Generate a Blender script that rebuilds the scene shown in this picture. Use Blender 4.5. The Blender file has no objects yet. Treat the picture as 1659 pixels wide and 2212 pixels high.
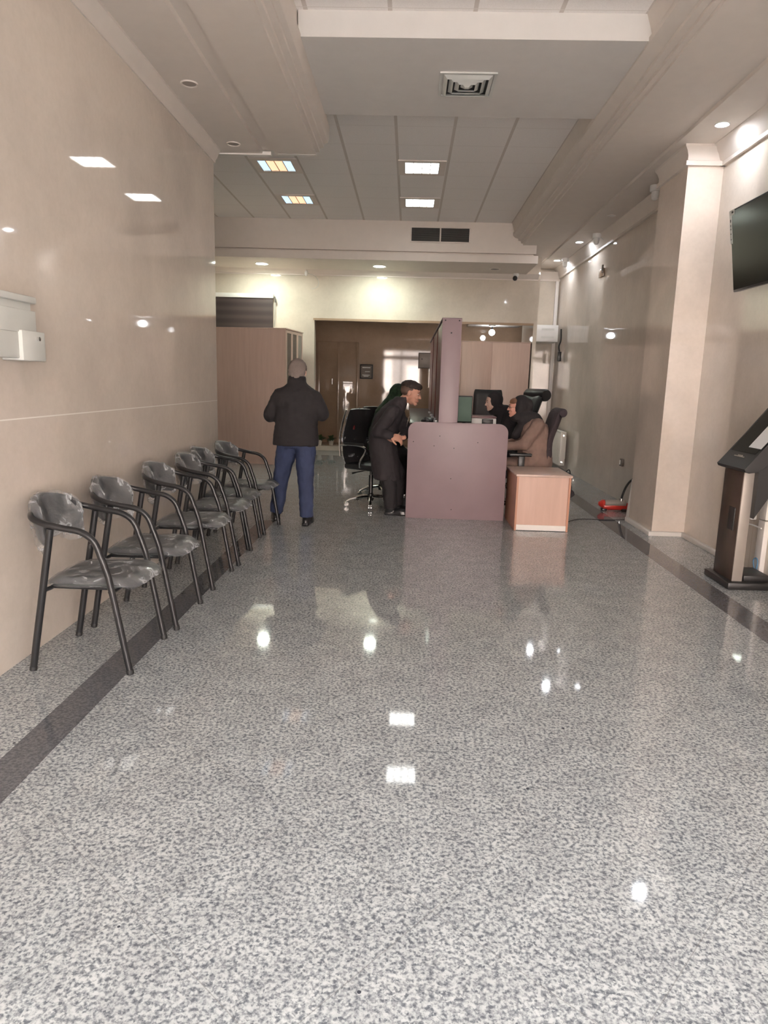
import bpy, bmesh, math, random
from mathutils import Vector, Matrix, noise
random.seed(7)
sc = bpy.context.scene
COL = sc.collection
PI = math.pi
V = Vector

# ---------------------------------------------------------------- materials
def new_mat(name):
    m = bpy.data.materials.new(name); m.use_nodes = True
    nt = m.node_tree
    return m, nt, nt.nodes['Principled BSDF']

def N(nt, typ, **kw):
    n = nt.nodes.new(typ)
    for k, v in kw.items():
        if k.startswith('_'):
            setattr(n, k[1:], v)
        else:
            n.inputs[k.replace('__', ' ')].default_value = v
    return n

def mat(name, col, rough=.5, metal=0., spec=.5, var=.06, vscale=8., bump=0., bscale=60., coat=0., emit=None, estr=0.):
    m, nt, b = new_mat(name)
    L = nt.links
    tc = N(nt, 'ShaderNodeTexCoord')
    nz = N(nt, 'ShaderNodeTexNoise', Scale=vscale, Detail=3.)
    L.new(tc.outputs['Object'], nz.inputs['Vector'])
    mp = N(nt, 'ShaderNodeMapRange'); mp.inputs['From Min'].default_value = .3; mp.inputs['From Max'].default_value = .7
    mp.inputs['To Min'].default_value = 1 - var; mp.inputs['To Max'].default_value = 1 + var
    L.new(nz.outputs['Fac'], mp.inputs['Value'])
    mx = N(nt, 'ShaderNodeVectorMath', _operation='SCALE')
    mx.inputs[0].default_value = col[:3]
    L.new(mp.outputs[0], mx.inputs['Scale'])
    L.new(mx.outputs[0], b.inputs['Base Color'])
    b.inputs['Roughness'].default_value = rough
    b.inputs['Metallic'].default_value = metal
    b.inputs['Specular IOR Level'].default_value = spec
    if coat: b.inputs['Coat Weight'].default_value = coat; b.inputs['Coat Roughness'].default_value = .08
    if bump:
        n2 = N(nt, 'ShaderNodeTexNoise', Scale=bscale, Detail=4.)
        L.new(tc.outputs['Object'], n2.inputs['Vector'])
        bp = N(nt, 'ShaderNodeBump', Strength=bump, Distance=.01)
        L.new(n2.outputs['Fac'], bp.inputs['Height']); L.new(bp.outputs[0], b.inputs['Normal'])
    if emit:
        b.inputs['Emission Color'].default_value = (*emit, 1); b.inputs['Emission Strength'].default_value = estr
    return m

def line_mask(nt, src, offset, period, half):
    """1 on lines |mod(src-offset)|<half"""
    a = N(nt, 'ShaderNodeMath', _operation='SUBTRACT'); nt.links.new(src, a.inputs[0]); a.inputs[1].default_value = offset
    p = N(nt, 'ShaderNodeMath', _operation='PINGPONG'); nt.links.new(a.outputs[0], p.inputs[0]); p.inputs[1].default_value = period / 2
    c = N(nt, 'ShaderNodeMath', _operation='LESS_THAN'); nt.links.new(p.outputs[0], c.inputs[0]); c.inputs[1].default_value = half
    return c.outputs[0]

def mixcol(nt, fac, a, b):
    m = N(nt, 'ShaderNodeMix', _data_type='RGBA')
    for s, v in ((0, fac), (6, a), (7, b)):
        if hasattr(v, 'is_output') or isinstance(v, bpy.types.NodeSocket): nt.links.new(v, m.inputs[s])
        elif s == 0: m.inputs[0].default_value = v
        else: m.inputs[s].default_value = (*v[:3], 1)
    return m.outputs[2]

def ramp(nt, src, stops, interp='LINEAR'):
    r = N(nt, 'ShaderNodeValToRGB'); cr = r.color_ramp; cr.interpolation = interp
    while len(cr.elements) < len(stops): cr.elements.new(.5)
    for e, (p, c) in zip(cr.elements, stops): e.position = p; e.color = (*c[:3], 1)
    nt.links.new(src, r.inputs[0]); return r.outputs[0]

def marble(name, base, rough=.06, seam=None, vseam=None, amt=1.):
    m, nt, b = new_mat(name); L = nt.links
    tc = N(nt, 'ShaderNodeTexCoord')
    n1 = N(nt, 'ShaderNodeTexNoise', Scale=1.3, Detail=6., Roughness=.6); L.new(tc.outputs['Object'], n1.inputs['Vector'])
    n2 = N(nt, 'ShaderNodeTexNoise', Scale=24., Detail=5., Roughness=.7); L.new(tc.outputs['Object'], n2.inputs['Vector'])
    d = [c * (1 - .10 * amt) for c in base]; l = [min(1, c * (1 + .07 * amt)) for c in base]
    c1 = ramp(nt, n1.outputs['Fac'], [(.35, d), (.65, l)])
    c2 = ramp(nt, n2.outputs['Fac'], [(.35, (.97, .97, .965)), (.6, (1.01, 1.01, 1.01))])
    mm = N(nt, 'ShaderNodeMix', _data_type='RGBA', _blend_type='MULTIPLY'); mm.inputs[0].default_value = 1
    L.new(c1, mm.inputs[6]); L.new(c2, mm.inputs[7]); out = mm.outputs[2]
    sx = N(nt, 'ShaderNodeSeparateXYZ'); L.new(tc.outputs['Object'], sx.inputs[0])
    if seam:
        z, dark = seam
        nn = N(nt, 'ShaderNodeTexNoise', Scale=5.); L.new(tc.outputs['Object'], nn.inputs['Vector'])
        ms = line_mask(nt, sx.outputs['Z'], z, 60., .0035)
        out = mixcol(nt, ms, out, dark)
    if vseam:
        y0, per, dark = vseam
        ms = line_mask(nt, sx.outputs['Y'], y0, per, .0025)
        if seam:
            lt = N(nt, 'ShaderNodeMath', _operation='LESS_THAN'); L.new(sx.outputs['Z'], lt.inputs[0]); lt.inputs[1].default_value = seam[0]
            mu = N(nt, 'ShaderNodeMath', _operation='MULTIPLY'); L.new(ms, mu.inputs[0]); L.new(lt.outputs[0], mu.inputs[1]); ms = mu.outputs[0]
        out = mixcol(nt, ms, out, dark)
    L.new(out, b.inputs['Base Color'])
    b.inputs['Roughness'].default_value = rough; b.inputs['IOR'].default_value = 1.58
    return m

M = {}
BEIGE = (.67, .60, .53)
M['wall_left'] = marble('marble_left', BEIGE, .035, seam=(1.262, (.85, .82, .76)), vseam=(7.02, 60.0, (.78, .73, .65)))
M['wall'] = marble('marble_cream', BEIGE, .035, vseam=(7.9, 2.1, (.50, .41, .31)))
M['wall_back'] = marble('marble_back', (.64, .575, .49), .05)
M['recess'] = marble('marble_recess_shaded', (.42, .30, .21), .04, amt=1.4)  # cream marble darkened: the recess's lack of light is put into the colour
M['column'] = marble('marble_column', (.74, .65, .575), .06)
M['paint'] = mat('ceiling_paint', (.70, .64, .585), .6, var=.02)
M['cornice'] = mat('cornice_paint', (.74, .675, .62), .5, var=.02)
M['white_paint'] = mat('white_paint', (.80, .765, .73), .45, var=.02)
M['panel'] = mat('plasterboard', (.69, .665, .64), .6, var=.02)

def floor_mat(name, dark=False):
    m, nt, b = new_mat(name); L = nt.links
    tc = N(nt, 'ShaderNodeTexCoord')
    n0 = N(nt, 'ShaderNodeTexNoise', Scale=70., Detail=3., Roughness=.55); L.new(tc.outputs['Object'], n0.inputs['Vector'])
    vo = N(nt, 'ShaderNodeTexVoronoi', Scale=150., Randomness=1.); L.new(tc.outputs['Object'], vo.inputs['Vector'])
    sc3 = N(nt, 'ShaderNodeSeparateColor'); L.new(vo.outputs['Color'], sc3.inputs[0])
    n1 = N(nt, 'ShaderNodeMapRange'); n1.inputs['To Min'].default_value = -.12; n1.inputs['To Max'].default_value = .12; L.new(sc3.outputs[0], n1.inputs['Value'])
    ad = N(nt, 'ShaderNodeMath', _operation='ADD'); L.new(n0.outputs['Fac'], ad.inputs[0]); L.new(n1.outputs[0], ad.inputs[1])
    n3 = N(nt, 'ShaderNodeTexNoise', Scale=7., Detail=3.); L.new(tc.outputs['Object'], n3.inputs['Vector'])
    v = N(nt, 'ShaderNodeTexVoronoi', Scale=16.); L.new(tc.outputs['Object'], v.inputs['Vector'])
    if dark:
        c = ramp(nt, ad.outputs[0], [(.38, (.085, .088, .098)), (.62, (.15, .153, .165))])
    else:
        c = ramp(nt, ad.outputs[0], [(.30, (.125, .14, .16)), (.45, (.28, .30, .315)), (.54, (.42, .447, .457)), (.66, (.52, .548, .555))])
        big = ramp(nt, n3.outputs['Fac'], [(.35, (.88, .87, .87)), (.65, (1.05, 1.04, 1.03))])
        mm = N(nt, 'ShaderNodeMix', _data_type='RGBA', _blend_type='MULTIPLY'); mm.inputs[0].default_value = 1
        L.new(c, mm.inputs[6]); L.new(big, mm.inputs[7]); c = mm.outputs[2]
        # occasional dark crystals
        sel = N(nt, 'ShaderNodeMath', _operation='LESS_THAN'); sel.inputs[1].default_value = .0085
        wn = N(nt, 'ShaderNodeTexWhiteNoise', _noise_dimensions='3D'); L.new(v.outputs['Position'], wn.inputs['Vector'])
        rare = N(nt, 'ShaderNodeMath', _operation='LESS_THAN'); rare.inputs[1].default_value = .03; L.new(wn.outputs['Value'], rare.inputs[0])
        near = N(nt, 'ShaderNodeMath', _operation='LESS_THAN'); near.inputs[1].default_value = .10; L.new(v.outputs['Distance'], near.inputs[0])
        both = N(nt, 'ShaderNodeMath', _operation='MULTIPLY'); L.new(rare.outputs[0], both.inputs[0]); L.new(near.outputs[0], both.inputs[1])
        c = mixcol(nt, both.outputs[0], c, (.05, .055, .07))
        # diagonal tile joints
        mp = N(nt, 'ShaderNodeMapping'); mp.inputs['Rotation'].default_value = (0, 0, math.radians(41)); L.new(tc.outputs['Object'], mp.inputs['Vector'])
        sx = N(nt, 'ShaderNodeSeparateXYZ'); L.new(mp.outputs[0], sx.inputs[0])
        j1 = line_mask(nt, sx.outputs['X'], .13, .6, .0016); j2 = line_mask(nt, sx.outputs['Y'], .21, .6, .0016)
        mx = N(nt, 'ShaderNodeMath', _operation='MAXIMUM'); L.new(j1, mx.inputs[0]); L.new(j2, mx.inputs[1])
        hf = N(nt, 'ShaderNodeMath', _operation='MULTIPLY'); L.new(mx.outputs[0], hf.inputs[0]); hf.inputs[1].default_value = .45
        c = mixcol(nt, hf.outputs[0], c, (.16, .155, .15))
    L.new(c, b.inputs['Base Color'])
    b.inputs['Roughness'].default_value = .045; b.inputs['IOR'].default_value = 1.5
    n4 = N(nt, 'ShaderNodeTexNoise', Scale=3.5, Detail=2.); L.new(tc.outputs['Object'], n4.inputs['Vector'])
    bp = N(nt, 'ShaderNodeBump', Strength=.004, Distance=.02); L.new(n4.outputs['Fac'], bp.inputs['Height']); L.new(bp.outputs[0], b.inputs['Normal'])
    return m
M['floor'] = floor_mat('granite_floor'); M['band'] = floor_mat('granite_band', True)

def tile_mat():
    m, nt, b = new_mat('ceiling_tiles'); L = nt.links
    tc = N(nt, 'ShaderNodeTexCoord'); sx = N(nt, 'ShaderNodeSeparateXYZ'); L.new(tc.outputs['Object'], sx.inputs[0])
    nz = N(nt, 'ShaderNodeTexNoise', Scale=90., Detail=3.); L.new(tc.outputs['Object'], nz.inputs['Vector'])
    c = ramp(nt, nz.outputs['Fac'], [(.35, (.85, .82, .80)), (.65, (.90, .87, .85))])
    c = mixcol(nt, line_mask(nt, sx.outputs['X'], .385, .61, .016), c, (.64, .59, .55))
    c = mixcol(nt, line_mask(nt, sx.outputs['Y'], 7.84, .58, .004), c, (.74, .70, .67))
    L.new(c, b.inputs['Base Color']); b.inputs['Roughness'].default_value = .85
    return m
M['tiles'] = tile_mat()

def film_mat():
    m = bpy.data.materials.new('plastic_film'); m.use_nodes = True; nt = m.node_tree; L = nt.links
    b = nt.nodes['Principled BSDF']; out = nt.nodes['Material Output']
    b.inputs['Base Color'].default_value = (.62, .64, .66, 1); b.inputs['Roughness'].default_value = .12
    b.inputs['Specular IOR Level'].default_value = .9
    tc = N(nt, 'ShaderNodeTexCoord')
    n = N(nt, 'ShaderNodeTexNoise', Scale=6.5, Detail=4., Roughness=.6, Distortion=1.3); L.new(tc.outputs['Object'], n.inputs['Vector'])
    bp = N(nt, 'ShaderNodeBump', Strength=.9, Distance=.03); L.new(n.outputs['Fac'], bp.inputs['Height']); L.new(bp.outputs[0], b.inputs['Normal'])
    fac = ramp(nt, n.outputs['Fac'], [(.40, (.10, .10, .10)), (.54, (.22, .22, .22)), (.61, (.68, .68, .68)), (.68, (.18, .18, .18))])
    tr = N(nt, 'ShaderNodeBsdfTransparent'); mx = N(nt, 'ShaderNodeMixShader')
    L.new(fac, mx.inputs[0]); L.new(tr.outputs[0], mx.inputs[1]); L.new(b.outputs[0], mx.inputs[2]); L.new(mx.outputs[0], out.inputs[0])
    return m
M['film'] = film_mat()

def wood(name, a, b_, rough=.35, scale=3., axis=(1, 1, .08)):
    m, nt, b = new_mat(name); L = nt.links
    tc = N(nt, 'ShaderNodeTexCoord'); mp = N(nt, 'ShaderNodeMapping'); mp.inputs['Scale'].default_value = axis; L.new(tc.outputs['Object'], mp.inputs['Vector'])
    n = N(nt, 'ShaderNodeTexNoise', Scale=scale * 6, Detail=5., Distortion=.6); L.new(mp.outputs[0], n.inputs['Vector'])
    L.new(ramp(nt, n.outputs['Fac'], [(.3, a), (.7, b_)]), b.inputs['Base Color']); b.inputs['Roughness'].default_value = rough
    return m
M['beech'] = wood('beech_laminate', (.60, .395, .315), (.66, .445, .36))
M['beech_edge'] = wood('beech_edge', (.50, .24, .15), (.56, .29, .19))
M['cabinet'] = wood('cabinet_laminate', (.57, .415, .35), (.63, .47, .40))
M['wardrobe'] = wood('wardrobe_laminate', (.54, .39, .325), (.60, .44, .37))
M['mauve'] = mat('mauve_laminate', (.275, .198, .217), .42, var=.05, vscale=3.)
M['mauve_dark'] = wood('mauve_panel', (.19, .10, .105), (.235, .13, .135), .3)
M['counter'] = mat('dark_counter_top', (.04, .022, .023), .38, spec=.3, var=.1)
M['black_metal'] = mat('black_tube', (.018, .018, .0195), .3, spec=.5)
M['vinyl'] = mat('black_vinyl', (.04, .042, .045), .38, bump=.15, bscale=90)
M['leather'] = mat('black_leather', (.022, .022, .023), .36, bump=.2, bscale=120)
M['fabric_dark'] = mat('dark_fabric', (.052, .038, .044), .85, bump=.2, bscale=200)
M['chrome'] = mat('chrome', (.82, .81, .80), .10, metal=1., var=.02)
M['steel'] = mat('brushed_steel', (.36, .32, .285), .42, metal=.25, var=.04)
M['plastic_black'] = mat('black_plastic', (.02, .02, .02), .35)
M['plastic_white'] = mat('white_plastic', (.80, .79, .77), .35, var=.02)
M['plastic_grey'] = mat('grey_plastic', (.62, .63, .60), .4, var=.03)
M['dark_slot'] = mat('dark_gap', (.03, .03, .03), .7)
M['grille'] = mat('grille_slats', (.115, .105, .095), .55)
M['radiator'] = mat('radiator_enamel', (.74, .70, .645), .35, var=.02)
M['bronze'] = mat('bronze_brown', (.11, .078, .062), .28, metal=.35, var=.25, vscale=5.)
M['kiosk_black'] = mat('kiosk_black', (.020, .019, .019), .42)
M['screen'] = mat('dark_screen', (.018, .021, .019), .16, spec=.18, var=.02)
M['screen_green'] = mat('monitor_screen', (.06, .085, .065), .5, spec=.15, emit=(.12, .17, .13), estr=.14)
M['paper'] = mat('paper', (.83, .85, .88), .7, var=.01)
M['ink'] = mat('ink', (.05, .05, .05), .6)
M['red'] = mat('red_enamel', (.50, .035, .025), .3)
M['rubber'] = mat('rubber', (.02, .02, .02), .6)
M['leaf'] = mat('leaf', (.045, .085, .025), .5, var=.35, vscale=30)
M['pot'] = mat('pot', (.60, .56, .48), .5)
M['blind'] = None
M['glass_dark'] = mat('cabinet_glass', (.17, .145, .125), .06, var=.1)
M['skin_pale'] = mat('skin_pale', (.66, .45, .36), .5, var=.05)
M['skin'] = mat('skin_tan', (.53, .275, .195), .5, var=.06)
M['skin_pink'] = mat('skin_pink', (.60, .30, .225), .5, var=.06)
M['hair_dark'] = mat('hair_dark', (.03, .019, .015), .65, bump=.7, bscale=150)
M['hair_fade'] = mat('hair_faded_sides', (.115, .07, .052), .7, bump=.5, bscale=160)
M['hair_grey'] = mat('hair_grey', (.23, .185, .165), .75, bump=.6, bscale=140)
M['hair_brown'] = mat('hair_brown', (.22, .105, .06), .6, bump=.6, bscale=140)
M['cloth_black'] = mat('black_cloth', (.022, .019, .021), .85, bump=.3, bscale=40)
M['cloth_coat'] = mat('black_coat', (.026, .021, .024), .8, bump=.3, bscale=30)
M['denim'] = mat('blue_trousers', (.034, .048, .108), .8, bump=.35, bscale=25, var=.15)
M['tan_cloth'] = mat('tan_coat', (.235, .155, .125), .85, bump=.35, bscale=25, var=.1)
M['green_cloth'] = mat('dark_green_cloth', (.012, .035, .014), .8, var=.6, vscale=22)
M['shoe'] = mat('black_shoe', (.018, .018, .02), .3)
M['red_cloth'] = mat('red_cloth', (.16, .015, .015), .8)
M['eye_white'] = mat('eye_white', (.7, .66, .62), .25)
M['eye_dark'] = mat('eye_iris', (.03, .018, .012), .2)
M['lip'] = mat('lips', (.42, .16, .13), .45)
def emitter(name, col, s): return mat(name, (.8, .8, .8), .5, emit=col, estr=s)
M['lamp_green'] = emitter('lamp_warm_green', (.90, 1., .87), 145.)
M['lamp_cool'] = emitter('lamp_cool', (.90, .94, 1.), 170.)
M['bulb'] = emitter('bulb_glow', (.95, .97, 1.), 26.)
M['tube_white'] = emitter('tube_white', (.97, .98, .95), 5.)
M['tube_blue'] = emitter('tube_blue', (.36, .52, .70), .8)
M['tube_orange'] = emitter('tube_orange', (.78, .42, .24), .8)
M['asphalt'] = mat('street_asphalt', (.30, .29, .28), .9)
M['render_pale'] = mat('street_render', (.40, .36, .34), .8)
M['shutter'] = mat('street_shutter', (.86, .76, .70), .6)

def blind_mat():
    m, nt, b = new_mat('zebra_blind'); L = nt.links
    tc = N(nt, 'ShaderNodeTexCoord'); sx = N(nt, 'ShaderNodeSeparateXYZ'); L.new(tc.outputs['Object'], sx.inputs[0])
    w = N(nt, 'ShaderNodeMath', _operation='PINGPONG'); L.new(sx.outputs['Z'], w.inputs[0]); w.inputs[1].default_value = .075
    L.new(ramp(nt, w.outputs[0], [(.0, (.035, .022, .022)), (.03, (.04, .027, .026)), (.06, (.058, .040, .038))]), b.inputs['Base Color'])
    b.inputs['Roughness'].default_value = .6
    return m
M['blind'] = blind_mat()

# ---------------------------------------------------------------- mesh helpers
def new(): return bmesh.new()

def box(bm, lo, hi, bevel=0., seg=2, rot=None, piv=None):
    lo, hi = V(lo), V(hi); c = (lo + hi) / 2; s = hi - lo
    mt = Matrix.Translation(c) @ Matrix.Diagonal((*s, 1))
    if rot is not None:
        p = V(piv) if piv is not None else c
        mt = Matrix.Translation(p) @ rot.to_4x4() @ Matrix.Translation(-p) @ mt
    r = bmesh.ops.create_cube(bm, size=1., matrix=mt)
    if bevel:
        es = list({e for v in r['verts'] for e in v.link_edges})
        bmesh.ops.bevel(bm, geom=es, offset=bevel, segments=seg, profile=.5, affect='EDGES')

def tube(bm, pts, r, seg=12, caps=True, closed=False, flat=None):
    pts = [V(p) for p in pts]; n = len(pts)
    rs = r if isinstance(r, (list, tuple)) else [r] * n
    rings = []; up = None
    for i, p in enumerate(pts):
        if closed: t = pts[(i + 1) % n] - pts[i - 1]
        else: t = pts[min(i + 1, n - 1)] - pts[max(i - 1, 0)]
        t.normalize()
        if up is None:
            up = V((0, 0, 1)) if abs(t.z) < .9 else V((1, 0, 0))
        s = t.cross(up).normalized(); up = s.cross(t).normalized()
        rr = rs[i]
        fx, fy = flat if flat else (1, 1)
        rings.append([bm.verts.new(p + (s * math.cos(a) * fx + up * math.sin(a) * fy) * rr) for a in [2 * PI * k / seg for k in range(seg)]])
    m = n if closed else n - 1
    for i in range(m):
        a, b = rings[i], rings[(i + 1) % n]
        for k in range(seg): bm.faces.new((a[k], b[k], b[(k + 1) % seg], a[(k + 1) % seg]))
    if caps and not closed:
        bm.faces.new(rings[0]); bm.faces.new(list(reversed(rings[-1])))

def spline(pts, k=5):
    pts = [V(p) for p in pts]; out = []
    for i in range(len(pts) - 1):
        p0 = pts[max(i - 1, 0)]; p1 = pts[i]; p2 = pts[i + 1]; p3 = pts[min(i + 2, len(pts) - 1)]
        for j in range(k):
            t = j / k
            out.append(.5 * ((2 * p1) + (p2 - p0) * t + (2 * p0 - 5 * p1 + 4 * p2 - p3) * t * t + (3 * p1 - p0 - 3 * p2 + p3) * t ** 3))
    out.append(pts[-1]); return out

def lathe(bm, prof, c=(0, 0, 0), axis=(0, 0, 1), seg=24):
    q = V((0, 0, 1)).rotation_difference(V(axis).normalized()); c = V(c)
    rings = []
    for r, z in prof:
        if r < 1e-6: rings.append([bm.verts.new(c + q @ V((0, 0, z)))])
        else: rings.append([bm.verts.new(c + q @ V((r * math.cos(2 * PI * k / seg), r * math.sin(2 * PI * k / seg), z))) for k in range(seg)])
    for a, b in zip(rings, rings[1:]):
        for k in range(seg):
            if len(a) == 1 and len(b) == 1: continue
            if len(a) == 1: bm.faces.new((a[0], b[(k + 1) % seg], b[k]))
            elif len(b) == 1: bm.faces.new((a[k], a[(k + 1) % seg], b[0]))
            else: bm.faces.new((a[k], a[(k + 1) % seg], b[(k + 1) % seg], b[k]))
    if len(rings[0]) > 1: bm.faces.new(list(reversed(rings[0])))
    if len(rings[-1]) > 1: bm.faces.new(rings[-1])

def prism(bm, poly, lo, hi, plane='xz', bevel=0.):
    """polygon in a plane, extruded from lo to hi along the missing axis"""
    def mk(a, b, t): return {'xz': (a, t, b), 'yz': (t, a, b), 'xy': (a, b, t)}[plane]
    A = [bm.verts.new(mk(a, b, lo)) for a, b in poly]; B = [bm.verts.new(mk(a, b, hi)) for a, b in poly]
    fs = [bm.faces.new(A), bm.faces.new(list(reversed(B)))]
    n = len(poly)
    for i in range(n): fs.append(bm.faces.new((A[i], B[i], B[(i + 1) % n], A[(i + 1) % n])))
    bmesh.ops.recalc_face_normals(bm, faces=fs)
    if bevel:
        es = list({e for f in fs[:2] for e in f.edges}); bmesh.ops.bevel(bm, geom=es, offset=bevel, segments=2, profile=.5, affect='EDGES')

def ell(bm, c, r, rot=None, u=20, v=12):
    mt = Matrix.Translation(V(c))
    if rot is not None: mt = mt @ rot.to_4x4()
    bmesh.ops.create_uvsphere(bm, u_segments=u, v_segments=v, radius=1., matrix=mt @ Matrix.Diagonal((*r, 1)))

def cap(bm, a, b, ra, rb, seg=14):
    a, b = V(a), V(b); L = (b - a).length
    if L < 1e-5: return
    pr = [(0, -ra)] + [(ra * math.cos(t), ra * math.sin(t)) for t in (-1.2, -.8, -.4, 0)] + [(rb * math.cos(t), L + rb * math.sin(t)) for t in (0, .4, .8, 1.2)] + [(0, L + rb)]
    lathe(bm, pr, a, b - a, seg)

def loft(bm, secs, seg=28, power=2.2):
    """secs: (center, rx, ry[, dx tilt]) horizontal superellipse sections bottom to top, flat caps"""
    rings = []
    for s in secs:
        c, rx, ry = V(s[0]), s[1], s[2]; tilt = s[3] if len(s) > 3 else 0.
        ring = []
        for k in range(seg):
            a = 2 * PI * k / seg; ca, sa = math.cos(a), math.sin(a)
            x = math.copysign(abs(ca) ** (2 / power), ca) * rx; y = math.copysign(abs(sa) ** (2 / power), sa) * ry
            ring.append(bm.verts.new(c + V((x, y, x * tilt))))
        rings.append(ring)
    for a, b in zip(rings, rings[1:]):
        for k in range(seg): bm.faces.new((a[k], a[(k + 1) % seg], b[(k + 1) % seg], b[k]))
    bm.faces.new(list(reversed(rings[0]))); bm.faces.new(rings[-1])

def wrinkle(bm, amp, scale, seed=0., stretch=(1, 1, 1)):
    bm.normal_update()
    off = V((seed, seed * 1.7, -seed))
    mv = [(v, v.normal * noise.fractal(V((v.co.x * stretch[0], v.co.y * stretch[1], v.co.z * stretch[2])) * scale + off, .6, 2., 3) * amp) for v in bm.verts]
    for v, d in mv: v.co += d

def link_mesh(name, me, m, parent=None):
    o = bpy.data.objects.new(name, me); COL.objects.link(o)
    if m is not None:
        me.materials.clear(); me.materials.append(m)
    if parent is not None: o.parent = parent
    return o

def obj(name, bm, m, parent=None, ang=35, label=None):
    bmesh.ops.recalc_face_normals(bm, faces=bm.faces[:])
    me = bpy.data.meshes.new(name); bm.to_mesh(me); bm.free()
    for p in me.polygons: p.use_smooth = True
    me.set_sharp_from_angle(angle=math.radians(ang))
    o = link_mesh(name, me, m, parent)
    if label: o['label'] = label
    return o

def fused(name, bm, m, parent=None, voxel=.012, smooth=6, wr=None):
    """join overlapping closed solids into one continuous skin"""
    me = bpy.data.meshes.new(name + '_src'); bm.to_mesh(me); bm.free()
    t = bpy.data.objects.new('tmp', me); COL.objects.link(t)
    r = t.modifiers.new('r', 'REMESH'); r.mode = 'VOXEL'; r.voxel_size = voxel
    if smooth:
        s = t.modifiers.new('s', 'SMOOTH'); s.factor = .5; s.iterations = smooth
    dg = bpy.context.evaluated_depsgraph_get(); dg.update()
    out = bpy.data.meshes.new_from_object(t.evaluated_get(dg)); out.name = name
    bpy.data.objects.remove(t); bpy.data.meshes.remove(me)
    if wr:
        b2 = new(); b2.from_mesh(out); wrinkle(b2, *wr); b2.to_mesh(out); b2.free()
    for p in out.polygons: p.use_smooth = True
    return link_mesh(name, out, m, parent)

def thing(name, label, cat, loc=(0, 0, 0), rz=0., group=None):
    o = bpy.data.objects.new(name, None); COL.objects.link(o)
    o.empty_display_size = .1; o.location = loc; o.rotation_euler = (0, 0, rz)
    o['label'] = label; o['category'] = cat
    if group: o['group'] = group
    return o

def tag(o, label, cat, group=None, kind=None):
    o['label'] = label; o['category'] = cat
    if group: o['group'] = group
    if kind: o['kind'] = kind
    return o

def struct(name, bm, m, parent=None, ang=35):
    o = obj(name, bm, m, parent, ang); o['kind'] = 'structure'; return o

def dup(root, loc, rz, label=None, group=None):
    r = root.copy(); COL.objects.link(r); r.location = loc; r.rotation_euler = (0, 0, rz)
    if label: r['label'] = label
    if group: r['group'] = group
    for ch in list(root.children):
        c = ch.copy(); COL.objects.link(c); c.parent = r
        for g in list(ch.children):
            d = g.copy(); COL.objects.link(d); d.parent = c
    return r

# ================================================================ ROOM
XL, XR = -1.995, 2.92
ZT = 4.12
YF = -1.5      # shop front
bm = new(); box(bm, (-4.3, YF - .3, -.2), (3.3, 16.3, 0)); struct('floor', bm, M['floor'])
bm = new(); box(bm, (-1.555, YF, 0), (-1.39, 7.28, .0015)); struct('trim_1', bm, M['band'])
bm = new(); box(bm, (2.235, YF, 0), (2.43, 13.4, .0015)); struct('trim_2', bm, M['band'])
bm = new(); box(bm, (-4.3, YF - .2, 0), (XL, 7.28, ZT)); struct('wall_left', bm, M['wall_left'])
bm = new(); box(bm, (-4.3, 7.28, 0), (-4.1, 13.4, ZT)); struct('wall_left_rear', bm, M['wall'])
bm = new(); box(bm, (XR, YF - .2, 0), (XR + .25, 16.2, ZT)); struct('wall_right', bm, M['wall'])
bm = new(); box(bm, (2.585, 7.2, 0), (XR + .02, 7.96, 3.8)); struct('wall_column', bm, M['column'])
# rear wall with a wide opening
YB = 13.4
bm = new()
box(bm, (-4.3, YB, 0), (-1.81, YB + .2, ZT)); box(bm, (-1.81, YB, 2.63), (2.27, YB + .2, ZT)); box(bm, (2.27, YB, 0), (2.34, 14.7, ZT))
struct('wall_back', bm, M['wall_back'])
bm = new(); box(bm, (2.30, 14.5, 0), (XR + .05, 14.7, ZT)); struct('wall_back_niche', bm, M['wall_back'])
bm = new(); box(bm, (-2.3, 15.9, 0), (XR + .1, 16.1, 3.0)); box(bm, (-2.3, YB + .2, 0), (-2.12, 16.0, 3.0)); struct('wall_back_recess', bm, M['recess'])
bm = new(); box(bm, (-2.3, YB + .2, 2.80), (2.34, 16.1, 2.95)); box(bm, (2.34, 14.69, 2.80), (XR + .2, 16.1, 2.95)); struct('ceiling_recess', bm, M['paint'])
bm = new(); box(bm, (1.2, 15.0, 2.72), (2.3, 15.5, 2.80), .01); struct('trim_3', bm, M['white_paint'])
bm = new(); box(bm, (-2.1, 15.0, 0), (.3, 15.9, .10), .006); struct('trim_4', bm, M['wall_back'])
# header shadow trim
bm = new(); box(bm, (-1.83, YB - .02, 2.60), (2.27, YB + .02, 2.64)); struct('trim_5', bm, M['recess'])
# timber door in the recess
d = bm = new()
box(bm, (-2.08, 15.84, .1), (-1.15, 15.9, 2.35), .006)
dr = struct('door_1', bm, M['recess'])
bm = new()
for x in (-2.06, -1.62, -1.19): box(bm, (x, 15.82, .12), (x + .05, 15.84, 2.33), .004)
obj('door_stile', bm, M['recess'], dr)
bm = new(); tube(bm, [(-1.72, 15.83, 1.42), (-1.72, 15.77, 1.42), (-1.72, 15.77, 1.54)], .012); obj('door_handle', bm, M['chrome'], dr)
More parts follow.
